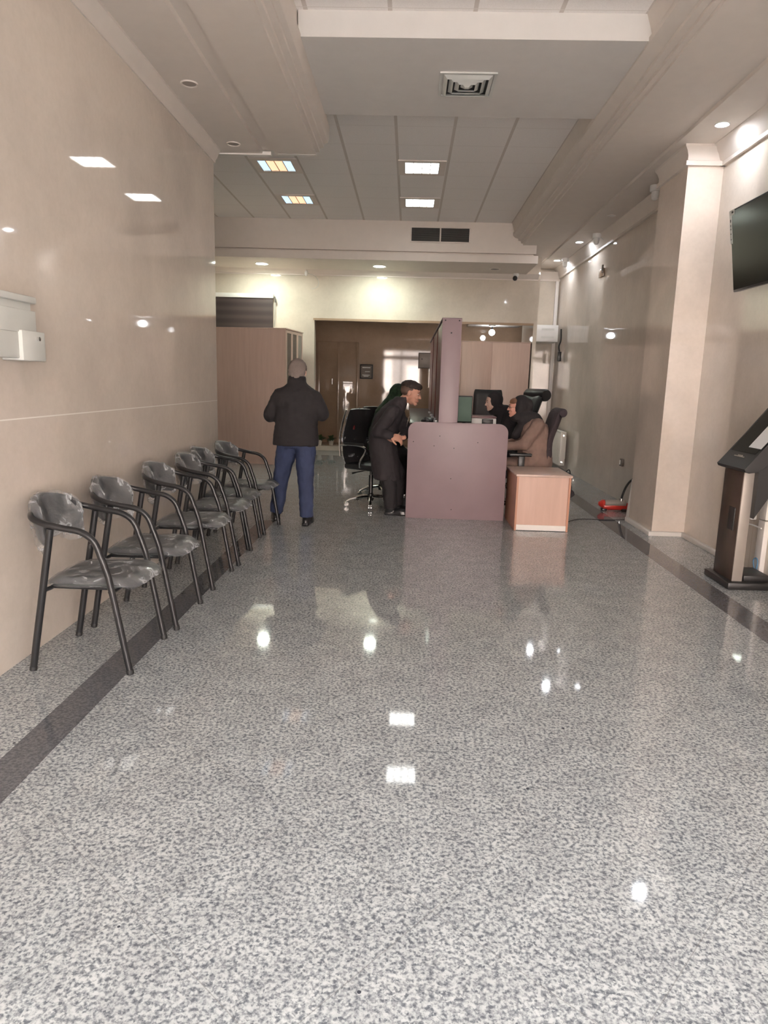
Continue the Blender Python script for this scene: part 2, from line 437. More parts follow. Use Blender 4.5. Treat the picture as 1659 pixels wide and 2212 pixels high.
# ceilings
bm = new(); box(bm, (-4.3, YF - .2, ZT), (3.2, 13.6, ZT + .15)); struct('ceiling', bm, M['tiles'])
ZL = 3.70
pl = [(XL - .02, ZL), (-1.535, ZL), (-1.53, ZL + .035), (-1.41, ZL + .035), (-1.405, ZL), (-1.0, ZL), (-1.0, ZL + .025), (-.965, ZL + .03), (-.965, ZL + .06), (-.925, ZL + .07),
      (-.925, ZL + .10), (-.885, ZL + .115), (-.87, ZL + .15), (-.87, ZL + .26), (-.90, ZL + .26), (-.90, ZT + .01), (XL - .02, ZT + .01)]
bm = new(); prism(bm, pl, YF, 7.42); struct('trim_6', bm, M['paint'])
bm = new(); box(bm, (-2.0, 7.40, ZL - .012), (-1.45, 7.45, ZL + .02)); box(bm, (-1.38, 7.40, ZL - .002), (-1.0, 7.45, ZL + .03)); struct('trim_7', bm, M['white_paint'])
ZR = 3.78
pr_ = [(XR + .02, ZR), (2.44, ZR), (2.435, ZR + .03), (2.27, ZR + .03), (2.265, ZR), (1.80, ZR), (1.80, ZR + .025), (1.765, ZR + .03), (1.765, ZR + .06), (1.72, ZR + .07),
       (1.72, ZR + .10), (1.665, ZR + .115), (1.63, ZR + .145), (1.63, ZR + .19), (1.655, ZR + .19), (1.60, ZT + .01), (XR + .02, ZT + .01)]
bm = new(); prism(bm, pr_, YF, 14.6); struct('trim_8', bm, M['paint'])
# lowered plasterboard bay
bm = new(); box(bm, (-.89, 5.56, 3.945), (1.645, 7.05, ZT + .02)); struct('ceiling_bay', bm, M['panel'])
# rear bulkhead
bm = new(); box(bm, (-4.2, 12.15, 3.645), (2.03, 12.45, ZT + .02)); box(bm, (-4.2, 12.21, 3.60), (2.0, 12.45, 3.66)); box(bm, (-4.2, 12.12, 3.49), (2.06, YB + .01, 3.612)); struct('trim_9', bm, M['paint'])
bm = new(); prism(bm, [(YB + .01, 3.40), (YB - .02, 3.40), (YB - .02, 3.42), (YB - .06, 3.43), (YB - .10, 3.465), (YB - .14, 3.495), (YB + .01, 3.495)], -4.2, 2.30, 'yz'); struct('trim_10', bm, M['cornice'])
# crown mouldings
def crown_prof(x, s, z0, z1, out=.15):
    h = z1 - z0
    return [(x + s * -.02, z0), (x + s * .03, z0), (x + s * .03, z0 + .035), (x + s * .045, z0 + .05), (x + s * out * .5, z0 + h * .55), (x + s * out * .85, z0 + h * .85), (x + s * out, z0 + h * .93), (x + s * out, z1), (x + s * -.02, z1)]
bm = new(); prism(bm, [(XL - .01, 3.575), (XL + .012, 3.575), (XL + .016, 3.60), (XL + .03, 3.615), (XL + .05, 3.66), (XL + .065, 3.68), (XL + .065, ZL + .005), (XL - .01, ZL + .005)], YF, 7.30); struct('trim_11', bm, M['paint'])
bm = new(); prism(bm, crown_prof(XR, -1, 3.60, ZR + .005, .13), YF, 7.2); struct('trim_12', bm, M['cornice'])
bm = new(); prism(bm, crown_prof(XR, -1, 3.60, ZR + .005, .13), 8.05, 14.5); struct('trim_13', bm, M['cornice'])
# column capital: mitred moulding round three faces
def capital(bm, x0, x1, y0, y1, prof):
    rings = []
    for o, z in prof:
        rings.append([bm.verts.new(p) for p in ((x1, y0 - o, z), (x0 - o, y0 - o, z), (x0 - o, y1, z))])
    for a, b in zip(rings, rings[1:]):
        for k in range(2): bm.faces.new((a[k], a[k + 1], b[k + 1], b[k]))
bm = new(); capital(bm, 2.585, XR, 7.2, 7.98, [(-.01, 3.60), (.03, 3.60), (.03, 3.64), (.012, 3.65), (.012, 3.69), (.03, 3.73), (.055, 3.755), (.06, 3.76), (.06, 3.785), (-.01, 3.785)]); struct('trim_14', bm, M['cornice'])
bm = new(); prism(bm, crown_prof(14.5, -1, 3.55, 3.72, .12), 2.34, XR, 'yz'); struct('trim_15', bm, M['cornice'])
# skirting
bm = new(); prism(bm, [(2.545, 7.97), (2.545, 7.16), (2.93, 7.16), (2.93, 7.205), (2.59, 7.205), (2.59, 7.97)], 0, .045, 'xy', .003); struct('baseboard_column', bm, M['white_paint'])
bm = new(); box(bm, (2.88, YF, 0), (XR, 7.18, .045), .004); struct('baseboard_right', bm, M['white_paint'])
# shop front behind the camera (daylight enters here)
bm = new()
box(bm, (XL, YF - .2, 3.0), (XR, YF, ZT)); box(bm, (XL, YF - .2, 0), (-1.25, YF, 3.0)); box(bm, (2.65, YF - .2, 0), (XR, YF, 3.0)); struct('wall_front', bm, M['wall'])
bm = new()
for x in (-1.25, -.42, 1.1, 2.60): box(bm, (x, YF - .12, 0), (x + .05, YF - .05, 3.0))
box(bm, (-1.25, YF - .12, 2.55), (2.65, YF - .05, 2.72)); box(bm, (-1.25, YF - .12, 2.95), (2.65, YF - .05, 3.0)); struct('door_2', bm, M['steel'])
bm = new(); box(bm, (-30, -40, -.25), (30, YF - .3, -.05)); struct('floor_street', bm, M['asphalt'])
bm = new(); box(bm, (-20, -14.5, -.05), (20, -14, 7.5)); fo = struct('wall_street', bm, M['render_pale'])
bm = new(); box(bm, (-.2, -14.02, 0), (3.2, -13.95, 2.6)); obj('shutter', bm, M['shutter'], fo)
bm = new(); box(bm, (-2.6, -14.02, 0), (-1.1, -13.95, 3.4)); obj('shop_window', bm, M['shutter'], fo)

# ================================================================ CEILING FIXTURES
def downlight(loc, r, m, label, group=None, lit=True):
    t = thing('downlight', label, 'ceiling light', loc, 0, group)
    bm = new(); lathe(bm, [(r * 1.0, .004), (r * 1.02, -.004), (r * 1.22, -.008), (r * 1.28, -.003), (r * 1.28, .004)], seg=28); obj('rim', bm, M['plastic_white'] if lit else M['paint'], t)
    bm = new(); lathe(bm, [(0, -.006 if lit else -.001), (r * .8, -.005 if lit else -.001), (r, -.003 if lit else -.001), (r, .004), (0, .004)], seg=24); obj('lens' if lit else 'reflector', bm, m, t)
    return t
for x, l in ((-2.665, 'lit round downlight on the rear bulkhead above the blind'), (-.59, 'lit round downlight on the rear bulkhead nearer the counter screen')):
    downlight((x, 12.75, 3.488), .095, M['lamp_green'], l)
for y, l in ((6.64, 'lit small downlight in the right soffit beside the column capital'), (11.78, 'lit small downlight midway along the right soffit, second farthest'), (13.48, 'lit small downlight at the far end of the right soffit')):
    downlight((2.64, y, ZR - .002), .048, M['lamp_cool'], l)
downlight((2.64, 10.0, ZR - .002), .045, M['plastic_grey'], 'unlit downlight in the right soffit, between the lit ones', lit=False)
downlight((-1.755, 5.76, ZL - .002), .052, M['steel'], 'unlit downlight in the left soffit, the nearer of two', lit=False)
downlight((-1.755, 7.12, ZL - .002), .052, M['steel'], 'unlit downlight at the far end of the left soffit', lit=False)
downlight((1.43, 12.75, 3.488), .075, M['grille'], 'dark unlit downlight on the rear bulkhead near the security camera', lit=False)

def troffer(x, y, cells, label):
    t = thing('ceiling_light_panel', label, 'ceiling light', (x, y, ZT), 0, 'louvred light panels in the tiled ceiling')
    bm = new()
    for a, b in (((-.29, -.29), (-.21, .29)), ((.21, -.29), (.29, .29)), ((-.21, -.29), (.21, -.21)), ((-.21, .21), (.21, .29))):
        box(bm, (a[0], a[1], -.012), (b[0], b[1], .01))
    obj('frame', bm, M['cornice'], t)
    for k, c in enumerate(cells):
        bm = new(); x0 = -.21 + k * .105
        prism(bm, [(x0 + .003, -.007), (x0 + .052, -.003), (x0 + .102, -.007), (x0 + .102, .004), (x0 + .003, .004)], -.205, .205); obj('cell', bm, M[c], t)
    bm = new()
    for k in range(5): box(bm, (-.2145 + k * .105, -.21, -.013), (-.2055 + k * .105, .21, .004))
    obj('louvre', bm, M['steel'], t)
W4 = ['tube_white'] * 4; C4 = ['tube_blue', 'tube_orange', 'tube_orange', 'tube_blue']
troffer(.07, 9.24, W4, 'square louvred ceiling light glowing white, nearer of the white pair')
troffer(.07, 10.94, W4, 'square louvred ceiling light glowing white, farther of the white pair')
troffer(-1.74, 9.26, C4, 'square louvred ceiling light with blue and orange cells beside the left soffit end')
troffer(-1.74, 10.90, C4, 'square louvred ceiling light with blue and orange cells, farther of the coloured pair')

t = thing('air_diffuser', 'white square stepped air diffuser in the lowered ceiling bay', 'air vent', (.395, 6.33, 3.945))
bm = new()
for a, b in (((-.23, -.23), (-.205, .23)), ((.205, -.23), (.23, .23)), ((-.205, -.23), (.205, -.205)), ((-.205, .205), (.205, .23))): box(bm, (*a, -.012), (*b, .0))
obj('frame', bm, M['plastic_grey'], t)
for k in range(4):
    s = .20 - k * .05; bm = new()
    A = [bm.verts.new((sx * s, sy * s, -.006 + k * .0)) for sx, sy in ((-1, -1), (1, -1), (1, 1), (-1, 1))]
    B = [bm.verts.new((sx * (s - .034), sy * (s - .034), -.032)) for sx, sy in ((-1, -1), (1, -1), (1, 1), (-1, 1))]
    for i in range(4): bm.faces.new((A[i], A[(i + 1) % 4], B[(i + 1) % 4], B[i]))
    C = [bm.verts.new(v.co + V((0, 0, .004))) for v in B]
    for i in range(4): bm.faces.new((B[i], B[(i + 1) % 4], C[(i + 1) % 4], C[i]))
    if k == 3: bm.faces.new(B)
    obj('vane', bm, M['plastic_grey'], t)
bm = new(); box(bm, (-.2, -.2, -.003), (.2, .2, -.001)); obj('backing', bm, M['dark_slot'], t)

t = thing('air_grille', 'dark long air grille on the rear bulkhead face', 'air vent', (.435, 12.145, 3.91))
bm = new(); box(bm, (-.475, -.008, -.105), (.475, 0, .105)); obj('backing', bm, M['dark_slot'], t)
bm = new()
for z0, z1 in ((-.125, -.105), (.105, .13)): box(bm, (-.50, -.02, z0), (.50, 0, z1), .003)
for x0, x1 in ((-.5, -.475), (.475, .5), (-.012, .012)): box(bm, (x0, -.018, -.105), (x1, 0, .105), .003)
obj('frame', bm, M['paint'], t)
bm = new()
for k in range(14):
    z = -.098 + k * .0151
    box(bm, (-.475, -.016, z), (.475, -.006, z + .003), rot=Matrix.Rotation(.6, 3, 'X'))
obj('slat', bm, M['grille'], t)

def ceiling_fixture(y, x, label):
    t = thing('ceiling_fixture', label, 'ceiling fixture', (x, y, ZR), 0, 'white fixtures hanging from the right soffit')
    bm = new(); lathe(bm, [(0, .002), (.062, .002), (.062, -.055), (.055, -.065), (0, -.065)], seg=20); obj('housing', bm, M['plastic_white'], t)
    bm = new(); lathe(bm, [(.04, -.06), (.042, -.10), (.036, -.14), (.02, -.155), (0, -.158)], seg=20); obj('lens', bm, M['plastic_white'], t)
    bm = new(); tube(bm, [(.06, 0, -.05), (.10, 0, -.08), (.13, 0, -.02)], .006); obj('cable', bm, M['plastic_grey'], t)
ceiling_fixture(8.55, 2.73, 'white ceiling fixture just behind the column, the nearest of three')
ceiling_fixture(11.15, 2.75, 'white ceiling fixture midway along the right soffit')
ceiling_fixture(13.25, 2.74, 'white ceiling fixture at the far end of the right soffit')

t = thing('security_camera', 'security camera with black ball lens under the rear wall cornice', 'camera', (1.87, 13.22, 3.49))
bm = new(); lathe(bm, [(0, 0), (.05, 0), (.05, -.03), (.035, -.06), (0, -.065)], seg=18); obj('mount', bm, M['plastic_white'], t)
bm = new(); ell(bm, (-.02, -.03, -.085), (.042, .042, .045)); obj('lens', bm, M['kiosk_black'], t)
t = thing('wall_sensor', 'small white sensor with looping wire on the rear wall cornice', 'sensor', (-1.95, 13.24, 3.42))
bm = new(); ell(bm, (0, 0, 0), (.03, .03, .055)); obj('housing', bm, M['plastic_white'], t)
bm = new(); tube(bm, spline([(.03, .02, 0), (.14, .14, -.03), (.21, .145, -.12), (.19, .145, -.22), (.08, .145, -.26)]), .004, 6); obj('wire', bm, M['plastic_grey'], t)

t = thing('pendant_bulb', 'lit globe bulb hanging under the recess ceiling behind the wardrobe', 'light bulb', (1.69, 15.0, 2.72))
bm = new(); lathe(bm, [(0, 0), (.075, 0), (.07, -.02), (.03, -.03), (0, -.032)], seg=20); obj('ceiling_rose', bm, M['plastic_white'], t)
bm = new(); lathe(bm, [(.018, -.02), (.02, -.09), (0, -.09)], seg=12); obj('lamp_holder', bm, M['plastic_black'], t)
bm = new(); ell(bm, (0, 0, -.145), (.062, .062, .062)); obj('globe', bm, M['bulb'], t)

# ================================================================ LEFT WALL CHAIRS
def arm_path(s):
    return [(.13, s * .25, .60), (.098, s * .25, .685), (.035, s * .25, .733), (-.06, s * .25, .75), (-.15, s * .247, .768), (-.225, s * .215, .788)]
def back_shell(bm, grow=0., nz=14, nu=22):
    """curved padded band with rounded edges"""
    rings = []
    for i in range(nu + 1):
        t = -1 + 2 * i / nu
        ang = t * 1.02
        R = .235 + 0
        cx = -.045 - R * math.cos(ang) + .0; cy = R * math.sin(ang) * 1.02
        nrm = V((-math.cos(ang), math.sin(ang), 0))
        e = (1 - abs(t) ** 5) ** .5 if abs(t) < 1 else 0
        hh = (.105 + .0 * grow) * (.55 + .45 * e) + grow; th = .024 * max(e, .15) + grow
        zc = .755 - .035 * abs(t) ** 2 + .02 * (1 - abs(t))
        ring = []
        for k in range(nz):
            a = 2 * PI * k / nz; ca, sa = math.cos(a), math.sin(a)
            u = math.copysign(abs(ca) ** .6, ca) * th; w = math.copysign(abs(sa) ** .6, sa) * hh
            ring.append(bm.verts.new(V((cx, cy, zc)) + nrm * (u + w * .12) + V((0, 0, w))))
        rings.append(ring)
    for a, b in zip(rings, rings[1:]):
        for k in range(nz): bm.faces.new((a[k], b[k], b[(k + 1) % nz], a[(k + 1) % nz]))
    bm.faces.new(rings[0]); bm.faces.new(list(reversed(rings[-1])))
def seat_pad(bm, grow=0., th=.03):
    nx, ny = 16, 16; top = []; bot = []
    for i in range(nx + 1):
        u = -1 + 2 * i / nx
        rt, rb = [], []
        for j in range(ny + 1):
            v = -1 + 2 * j / ny
            # rounded square footprint
            uu, vv = u, v
            k = max(abs(u), abs(v)); ln = (abs(u) ** 5 + abs(v) ** 5) ** .2
            if ln > 0: uu, vv = u * k / ln, v * k / ln
            x = .045 + uu * (.245 + grow); y = vv * (.225 + grow) * (1 + .04 * uu)
            e = max(0, 1 - k ** 6) ** .5
            zc = .462 - .012 * (1 - u * u) * (1 - v * v) - (.03 * max(0, u) ** 3) + .012 * u
            rt.append(bm.verts.new((x, y, zc + (th + grow) * e))); rb.append(bm.verts.new((x, y, zc - (th * .75 + grow) * e - .0005)))
        top.append(rt); bot.append(rb)
    for i in range(nx):
        for j in range(ny):
            bm.faces.new((top[i][j], top[i + 1][j], top[i + 1][j + 1], top[i][j + 1]))
            bm.faces.new((bot[i][j], bot[i][j + 1], bot[i + 1][j + 1], bot[i + 1][j]))
    bmesh.ops.remove_doubles(bm, verts=bm.verts[:], dist=.002)

def make_chair(seed):
    t = thing('waiting_chair', '', 'chair', (0, 0, 0), 0, 'black tubular waiting chairs along the left wall')
    R = .0165
    for s in (-1, 1):
        bm = new(); tube(bm, spline([(.25, s * .25, .012), (.17, s * .25, .46), (.148, s * .25, .55), (.13, s * .25, .605)], 4), R, 12); lg = obj('leg', bm, M['black_metal'], t)
        bm = new(); lathe(bm, [(.015, 0), (.0185, .003), (.0185, .022), (.0165, .025)], (.252, s * .25, 0), (-.17, 0, 1), 12); obj('foot_cap', bm, M['rubber'], lg)
        bm = new(); tube(bm, [(-.25, s * .25, .012), (-.118, s * .25, .745)], R * 1.08, 12); lg = obj('leg', bm, M['black_metal'], t)
        bm = new(); lathe(bm, [(.015, 0), (.0185, .003), (.0185, .022), (.0165, .025)], (-.252, s * .25, 0), (.18, 0, 1), 12); obj('foot_cap', bm, M['rubber'], lg)
    bm = new(); tube(bm, spline(arm_path(-1) + [(-.272, -.12, .80), (-.29, 0, .802), (-.272, .12, .80)] + arm_path(1)[::-1], 5), R, 12); obj('arm_frame', bm, M['black_metal'], t)
    bm = new()
    for x, xe in ((.17, .165), (-.165, -.165)): tube(bm, [(xe, -.25, .43), (x, -.2, .425), (x, .2, .425), (xe, .25, .43)], .011, 8)
    for s in (-1, 1): tube(bm, [(.17, s * .17, .427), (-.16, s * .17, .427)], .011, 8)
    obj('seat_frame', bm, M['black_metal'], t)
    bm = new(); seat_pad(bm); st = obj('seat', bm, M['vinyl'], t, 60)
    bm = new(); seat_pad(bm, .007); wrinkle(bm, .009, 9., seed, (1, 2.2, 1)); obj('plastic_cover', bm, M['film'], st, 180)
    bm = new(); back_shell(bm); bk = obj('backrest', bm, M['vinyl'], t, 60)
    bm = new(); back_shell(bm, .008, 20, 40)
    for v in bm.verts:
        if v.co.z < .70: v.co.z -= .035 * (1 + noise.noise(V((v.co.y * 14 + seed, 0, seed))))
    wrinkle(bm, .013, 11., seed + 3, (1, 1, 2)); obj('plastic_cover', bm, M['film'], bk, 180)
    return t
pos = [(-1.62, 3.53, 0), (-1.60, 4.18, .01), (-1.60, 5.00, -.02), (-1.59, 5.67, .02), (-1.63, 6.21, 0), (-1.585, 6.85, -.10)]
lab = ['black tube armchair in clear plastic wrap, nearest of the row by the left wall',
       'second nearest plastic wrapped armchair in the row by the left wall',
       'third plastic wrapped black armchair counted from the near end of the row',
       'fourth plastic wrapped black armchair counted from the near end of the row',
       'fifth plastic wrapped armchair, next to last before the standing man',
       'farthest armchair of the left row, turned slightly at the wall end beside the standing man']
protos = [make_chair(1.3), make_chair(5.1), make_chair(9.7)]
for i, ((x, y, a), l) in enumerate(zip(pos, lab)):
    if i < 3: o = protos[i]; o.location = (x, y, 0); o.rotation_euler = (0, 0, a); o['label'] = l
    else: dup(protos[i - 3], (x, y, 0), a, l)

# ================================================================ SERVICE COUNTER
CY0, CY1 = 7.72, 12.3
t = thing('service_counter', 'long mauve service counter with tall dividing screen and rounded end panel', 'counter', (0, 0, 0))
bm = new(); r = .10
def rr_panel(x0, x1, z0, z1, r, lean0=0., lean1=0.):
    p = [(x0 + lean0, z0), (x1 + lean1, z0)]
    for k in range(9): a = k / 8 * PI / 2; p.append((x1 - r + r * math.cos(a), z1 - r + r * math.sin(a)))
    for k in range(9): a = PI / 2 + k / 8 * PI / 2; p.append((x0 + r + r * math.cos(a), z1 - r + r * math.sin(a)))
    return p
prism(bm, rr_panel(.008, 1.108, 0, 1.078, r), CY0 - .02, CY0 + .02, 'xz', .003); ep = obj('end_panel', bm, M['mauve'], t)
for x, z in ((.07, .86), (.52, .80), (.30, .82), (.78, .87), (.50, .46), (.52, .11), (.36, .93)):
    bm = new(); lathe(bm, [(0, 0), (.006, 0), (.005, .002), (0, .002)], (x, CY0 - .0195, z), (0, -1, 0), 8); obj('screw', bm, M['dark_slot'], ep)
bm = new(); box(bm, (.338, CY0 + .02, .3), (.548, CY0 + .06, 2.19), .004); pe = obj('screen_end', bm, M['mauve'], t)
for x, z in ((.37, 2.17), (.52, 2.17), (.44, 2.04)):
    bm = new(); lathe(bm, [(0, 0), (.008, 0), (.006, .003), (0, .003)], (x, CY0 + .0205, z), (0, -1, 0), 8); obj('screw', bm, M['dark_slot'], pe)
bm = new(); box(bm, (.352, CY0 + .06, .3), (.54, CY1, 2.18), .003); obj('dividing_screen', bm, M['mauve_dark'], t)
bm = new(); box(bm, (.335, CY0 + .055, 2.18), (.55, CY1, 2.2), .004); obj('screen_cap', bm, M['mauve'], t)
for y in (9.2, 10.75):
    bm = new(); box(bm, (.345, y, 1.06), (.353, y + .03, 2.18)); obj('joint_strip', bm, M['red_cloth'], t)
bm = new(); box(bm, (.022, CY0 + .02, 1.03), (.352, CY1, 1.065), .006); obj('counter_top', bm, M['counter'], t)
bm = new(); box(bm, (.10, CY0 + .02, 0), (.14, CY1, 1.03)); obj('front_panel', bm, M['counter'], t)
bm = new(); box(bm, (.54, CY0 + .02, .72), (.96, CY1, .75), .004); obj('desk_top', bm, M['beech'], t)
for y in (10.0, CY1 - .03):
    bm = new(); box(bm, (.54, y, 0), (.94, y + .03, .72)); obj('desk_support', bm, M['mauve'], t)
# small things on the public counter top
sl = [(.305, 7.86, .2), (.31, 8.25, -.2), (.31, 8.75, .15), (.31, 9.35, -.2), (.31, 10.2, .1)]
for i, (x, y, a) in enumerate(sl):
    bm = new(); box(bm, (-.012, -.05, 0), (.012, .05, .028), .003); wrinkle(bm, .004, 30., i * 2.)
    o = tag(obj('paper_slip_stack', bm, M['paper'], None), 'small white stack of paper slips at the foot of the counter screen', 'paper', 'white slips along the counter screen')
    o.location = (x, y, 1.069); o.rotation_euler = (0, 0, a)
bm = new(); ell(bm, (0, 0, .02), (.065, .10, .028), u=32, v=20); wrinkle(bm, .02, 16., 2.)
for v in bm.verts: v.co.z = max(v.co.z, 0)
o = tag(obj('crumpled_bag', bm, M['vinyl'], None, 25), 'crumpled dark plastic bag on the counter top by the end panel', 'bag'); o.location = (.225, 7.92, 1.066)

# monitor, printer on the staff desk
t = thing('computer_monitor', 'computer monitor with greenish screen beside the tall counter screen', 'monitor', (.69, 8.6, .751), 0)
RM = Matrix.Rotation(math.radians(-10), 3, 'Z')
bm = new(); box(bm, (-.09, -.015, .285), (.09, .02, .61), .006); obj('casing', bm, M['plastic_black'], t)
bm = new(); box(bm, (-.078, -.018, .30), (.082, -.0145, .595)); obj('screen', bm, M['screen_green'], t)
bm = new(); box(bm, (-.02, .02, .02), (.02, .05, .4), .005); box(bm, (-.09, -.07, 0), (.09, .11, .018), .006); obj('stand', bm, M['plastic_black'], t)
t = thing('desk_printer', 'white desktop printer on the staff desk beside the monitor', 'printer', (.79, 8.98, .751))
bm = new(); box(bm, (-.06, -.16, 0), (.32, .18, .335), .012); obj('casing', bm, M['plastic_white'], t)
bm = new(); box(bm, (.14, -.166, .25), (.28, -.158, .325), .003); obj('control_panel', bm, M['plastic_black'], t)
bm = new(); box(bm, (-.06, -.17, .335), (.32, .18, .36), .008); obj('lid', bm, M['mauve_dark'], t)

# pedestal in front of the desk end
t = thing('drawer_pedestal', 'beech coloured drawer pedestal standing right of the counter end panel', 'pedestal', (1.155, 7.2, 0))
bm = new(); box(bm, (.018, .018, .06), (.542, .70, .572)); obj('body', bm, M['beech'], t)
bm = new(); box(bm, (0, 0, 0), (.02, .71, .574)); obj('side_panel', bm, M['beech_edge'], t)
bm = new(); box(bm, (.54, 0, 0), (.56, .71, .574)); obj('side_panel', bm, M['beech_edge'], t)
bm = new(); box(bm, (-.012, -.012, .574), (.572, .72, .598), .004); obj('top', bm, M['cabinet'], t)
bm = new(); box(bm, (.02, .006, .006), (.54, .02, .062)); obj('plinth', bm, M['white_paint'], t)
bm = new(); box(bm, (.561, .42, .16), (.575, .56, .34), .002)
o = tag(obj('white_board', bm, M['white_paint'], None), 'small white board leaning against the right side of the pedestal', 'board'); o.location = (1.155, 7.2, -.16)
bm = new(); prism(bm, [(0, .36), (.012, .55), (.07, .55), (.065, .47), (.075, .40), (.11, .34), (.05, .29), (.01, .27)], -.10, .10); 
bmesh.ops.subdivide_edges(bm, edges=bm.edges[:], cuts=3, use_grid_fill=True); wrinkle(bm, .02, 18., 4.)
t = thing('hanging_bag', 'black bag hanging on the right side of the pedestal', 'bag', (1.735, 7.62, .01))
obj('pouch', bm, M['cloth_black'], t)
bm = new(); tube(bm, spline([(.015, 0, .53), (.02, 0, .58), (.045, 0, .60), (.06, 0, .57), (.062, 0, .53)]), .006, 8); obj('strap', bm, M['cloth_black'], t)

# ================================================================ OFFICE CHAIRS
def five_star(t, m, R=.30, hub_z=.09, seat_z=.44, dark=False, sub=True):
    for k in range(5):
        a = k * 2 * PI / 5 + .35; c, s = math.cos(a), math.sin(a)
        bm = new(); tube(bm, [(c * .03, s * .03, hub_z + .03), (c * R * .5, s * R * .5, hub_z + .022), (c * R * .85, s * R * .85, hub_z), (c * R, s * R, hub_z - .025)], [.026, .022, .018, .016], 10, flat=(1, .7)); b = obj('base_arm', bm, m, t)
        bm = new()
        for o in (-.013, .013): lathe(bm, [(0, -.008), (.027, -.008), (.029, 0), (.027, .008), (0, .008)], (c * R - s * o, s * R + c * o, .029), (-s, c, 0), 14)
        obj('caster', bm, M['chrome'] if not dark else M['plastic_black'], b)
    bm = new(); lathe(bm, [(.035, hub_z - .02), (.04, hub_z), (.038, hub_z + .06), (.027, hub_z + .07), (.027, seat_z - .12), (.018, seat_z - .12), (.018, seat_z - .04)], seg=16); obj('gas_lift', bm, M['plastic_black'], t)
    bm = new(); box(bm, (-.10, -.07, seat_z - .07), (.10, .07, seat_z - .03), .01); tube(bm, [(0, -.07, seat_z - .055), (-.06, -.20, seat_z - .075), (-.08, -.26, seat_z - .085)], [.007, .007, .013], 8); obj('tilt_mechanism', bm, M['plastic_black'], t)

def slab_back(bm, prof, w, th, taper=1., nw=10, grow=0., curve=.03):
    """prof: (x, z) along height; curved padded slab"""
    P = spline([(a, 0, b) for a, b in prof], 5); n = len(P); F, B = [], []
    for i, p in enumerate(P):
        t_ = (P[min(i + 1, n - 1)] - P[max(i - 1, 0)]).normalized(); nr = V((t_.z, 0, -t_.x))
        f = i / (n - 1); ww = w / 2 * (1 + (taper - 1) * f) + grow
        e_end = min(1, (min(f, 1 - f) * 9 + .12)) ** .5
        rf, rb = [], []
        for j in range(nw + 1):
            u = -1 + 2 * j / nw; e = max(0, 1 - abs(u) ** 4) ** .5 * e_end
            base = p + V((0, u * ww * (.9 + .1 * e_end), 0)) + nr * (curve * u * u)
            rf.append(bm.verts.new(base + nr * (th / 2 * e + grow))); rb.append(bm.verts.new(base - nr * (th / 2 * e + grow + .0005)))
        F.append(rf); B.append(rb)
    for i in range(n - 1):
        for j in range(nw):
            bm.faces.new((F[i][j], F[i][j + 1], F[i + 1][j + 1], F[i + 1][j])); bm.faces.new((B[i][j], B[i + 1][j], B[i + 1][j + 1], B[i][j + 1]))
    for i in range(n - 1):
        bm.faces.new((F[i][0], F[i + 1][0], B[i + 1][0], B[i][0])); bm.faces.new((F[i][nw], B[i][nw], B[i + 1][nw], F[i + 1][nw]))
    for j in range(nw):
        bm.faces.new((F[0][j], B[0][j], B[0][j + 1], F[0][j + 1])); bm.faces.new((F[-1][j], F[-1][j + 1], B[-1][j + 1], B[-1][j]))

def visitor_chair(loc, rz, label):
    t = thing('office_chair', label, 'chair', loc, rz, 'wrapped swivel chairs on the public side of the counter')
    five_star(t, M['chrome'], .31, .085, .50)
    bm = new(); box(bm, (-.24, -.24, .455), (.25, .24, .525), .03, 4); st = obj('seat', bm, M['leather'], t)
    prof = [(-.23, .50), (-.285, .62), (-.30, .80), (-.27, .98), (-.215, 1.17)]
    bm = new(); slab_back(bm, prof, .48, .05, .86); bk = obj('backrest', bm, M['leather'], t, 60)
    bm = new(); slab_back(bm, [(a - .012, b + .004) for a, b in prof], .49, .065, .87, 14); wrinkle(bm, .012, 8., 3.1, (1, 1, 2)); obj('plastic_cover', bm, M['film'], bk, 180)
    bm = new(); box(bm, (-.262, -.06, .92), (-.246, -.03, 1.08), .003); obj('red_tag', bm, M['red_cloth'], bk, label='red tag strip')
    for s in (-1, 1):
        bm = new(); tube(bm, spline([(-.29, s * .24, .60), (-.32, s * .225, .8), (-.29, s * .22, .98), (-.235, s * .21, 1.16)]), .012, 8); obj('back_rail', bm, M['chrome'], t)
        bm = new(); tube(bm, spline([(-.27, s * .255, .74), (-.10, s * .275, .755), (.08, s * .275, .745), (.13, s * .27, .70), (.05, s * .265, .58), (.02, s * .24, .49)]), .014, 10); ar = obj('armrest', bm, M['chrome'], t)
        bm = new(); box(bm, (-.20, s * .275 - .025, .752), (.09, s * .275 + .025, .78), .01); obj('arm_pad', bm, M['leather'], ar)
    return t
visitor_chair((-.425, 8.40, 0), math.radians(-36), 'black wrapped swivel chair with chrome base right behind the leaning young man')
visitor_chair((-.33, 9.28, 0), math.radians(-30), 'wrapped swivel chair behind the woman in dark green, farther from the camera')

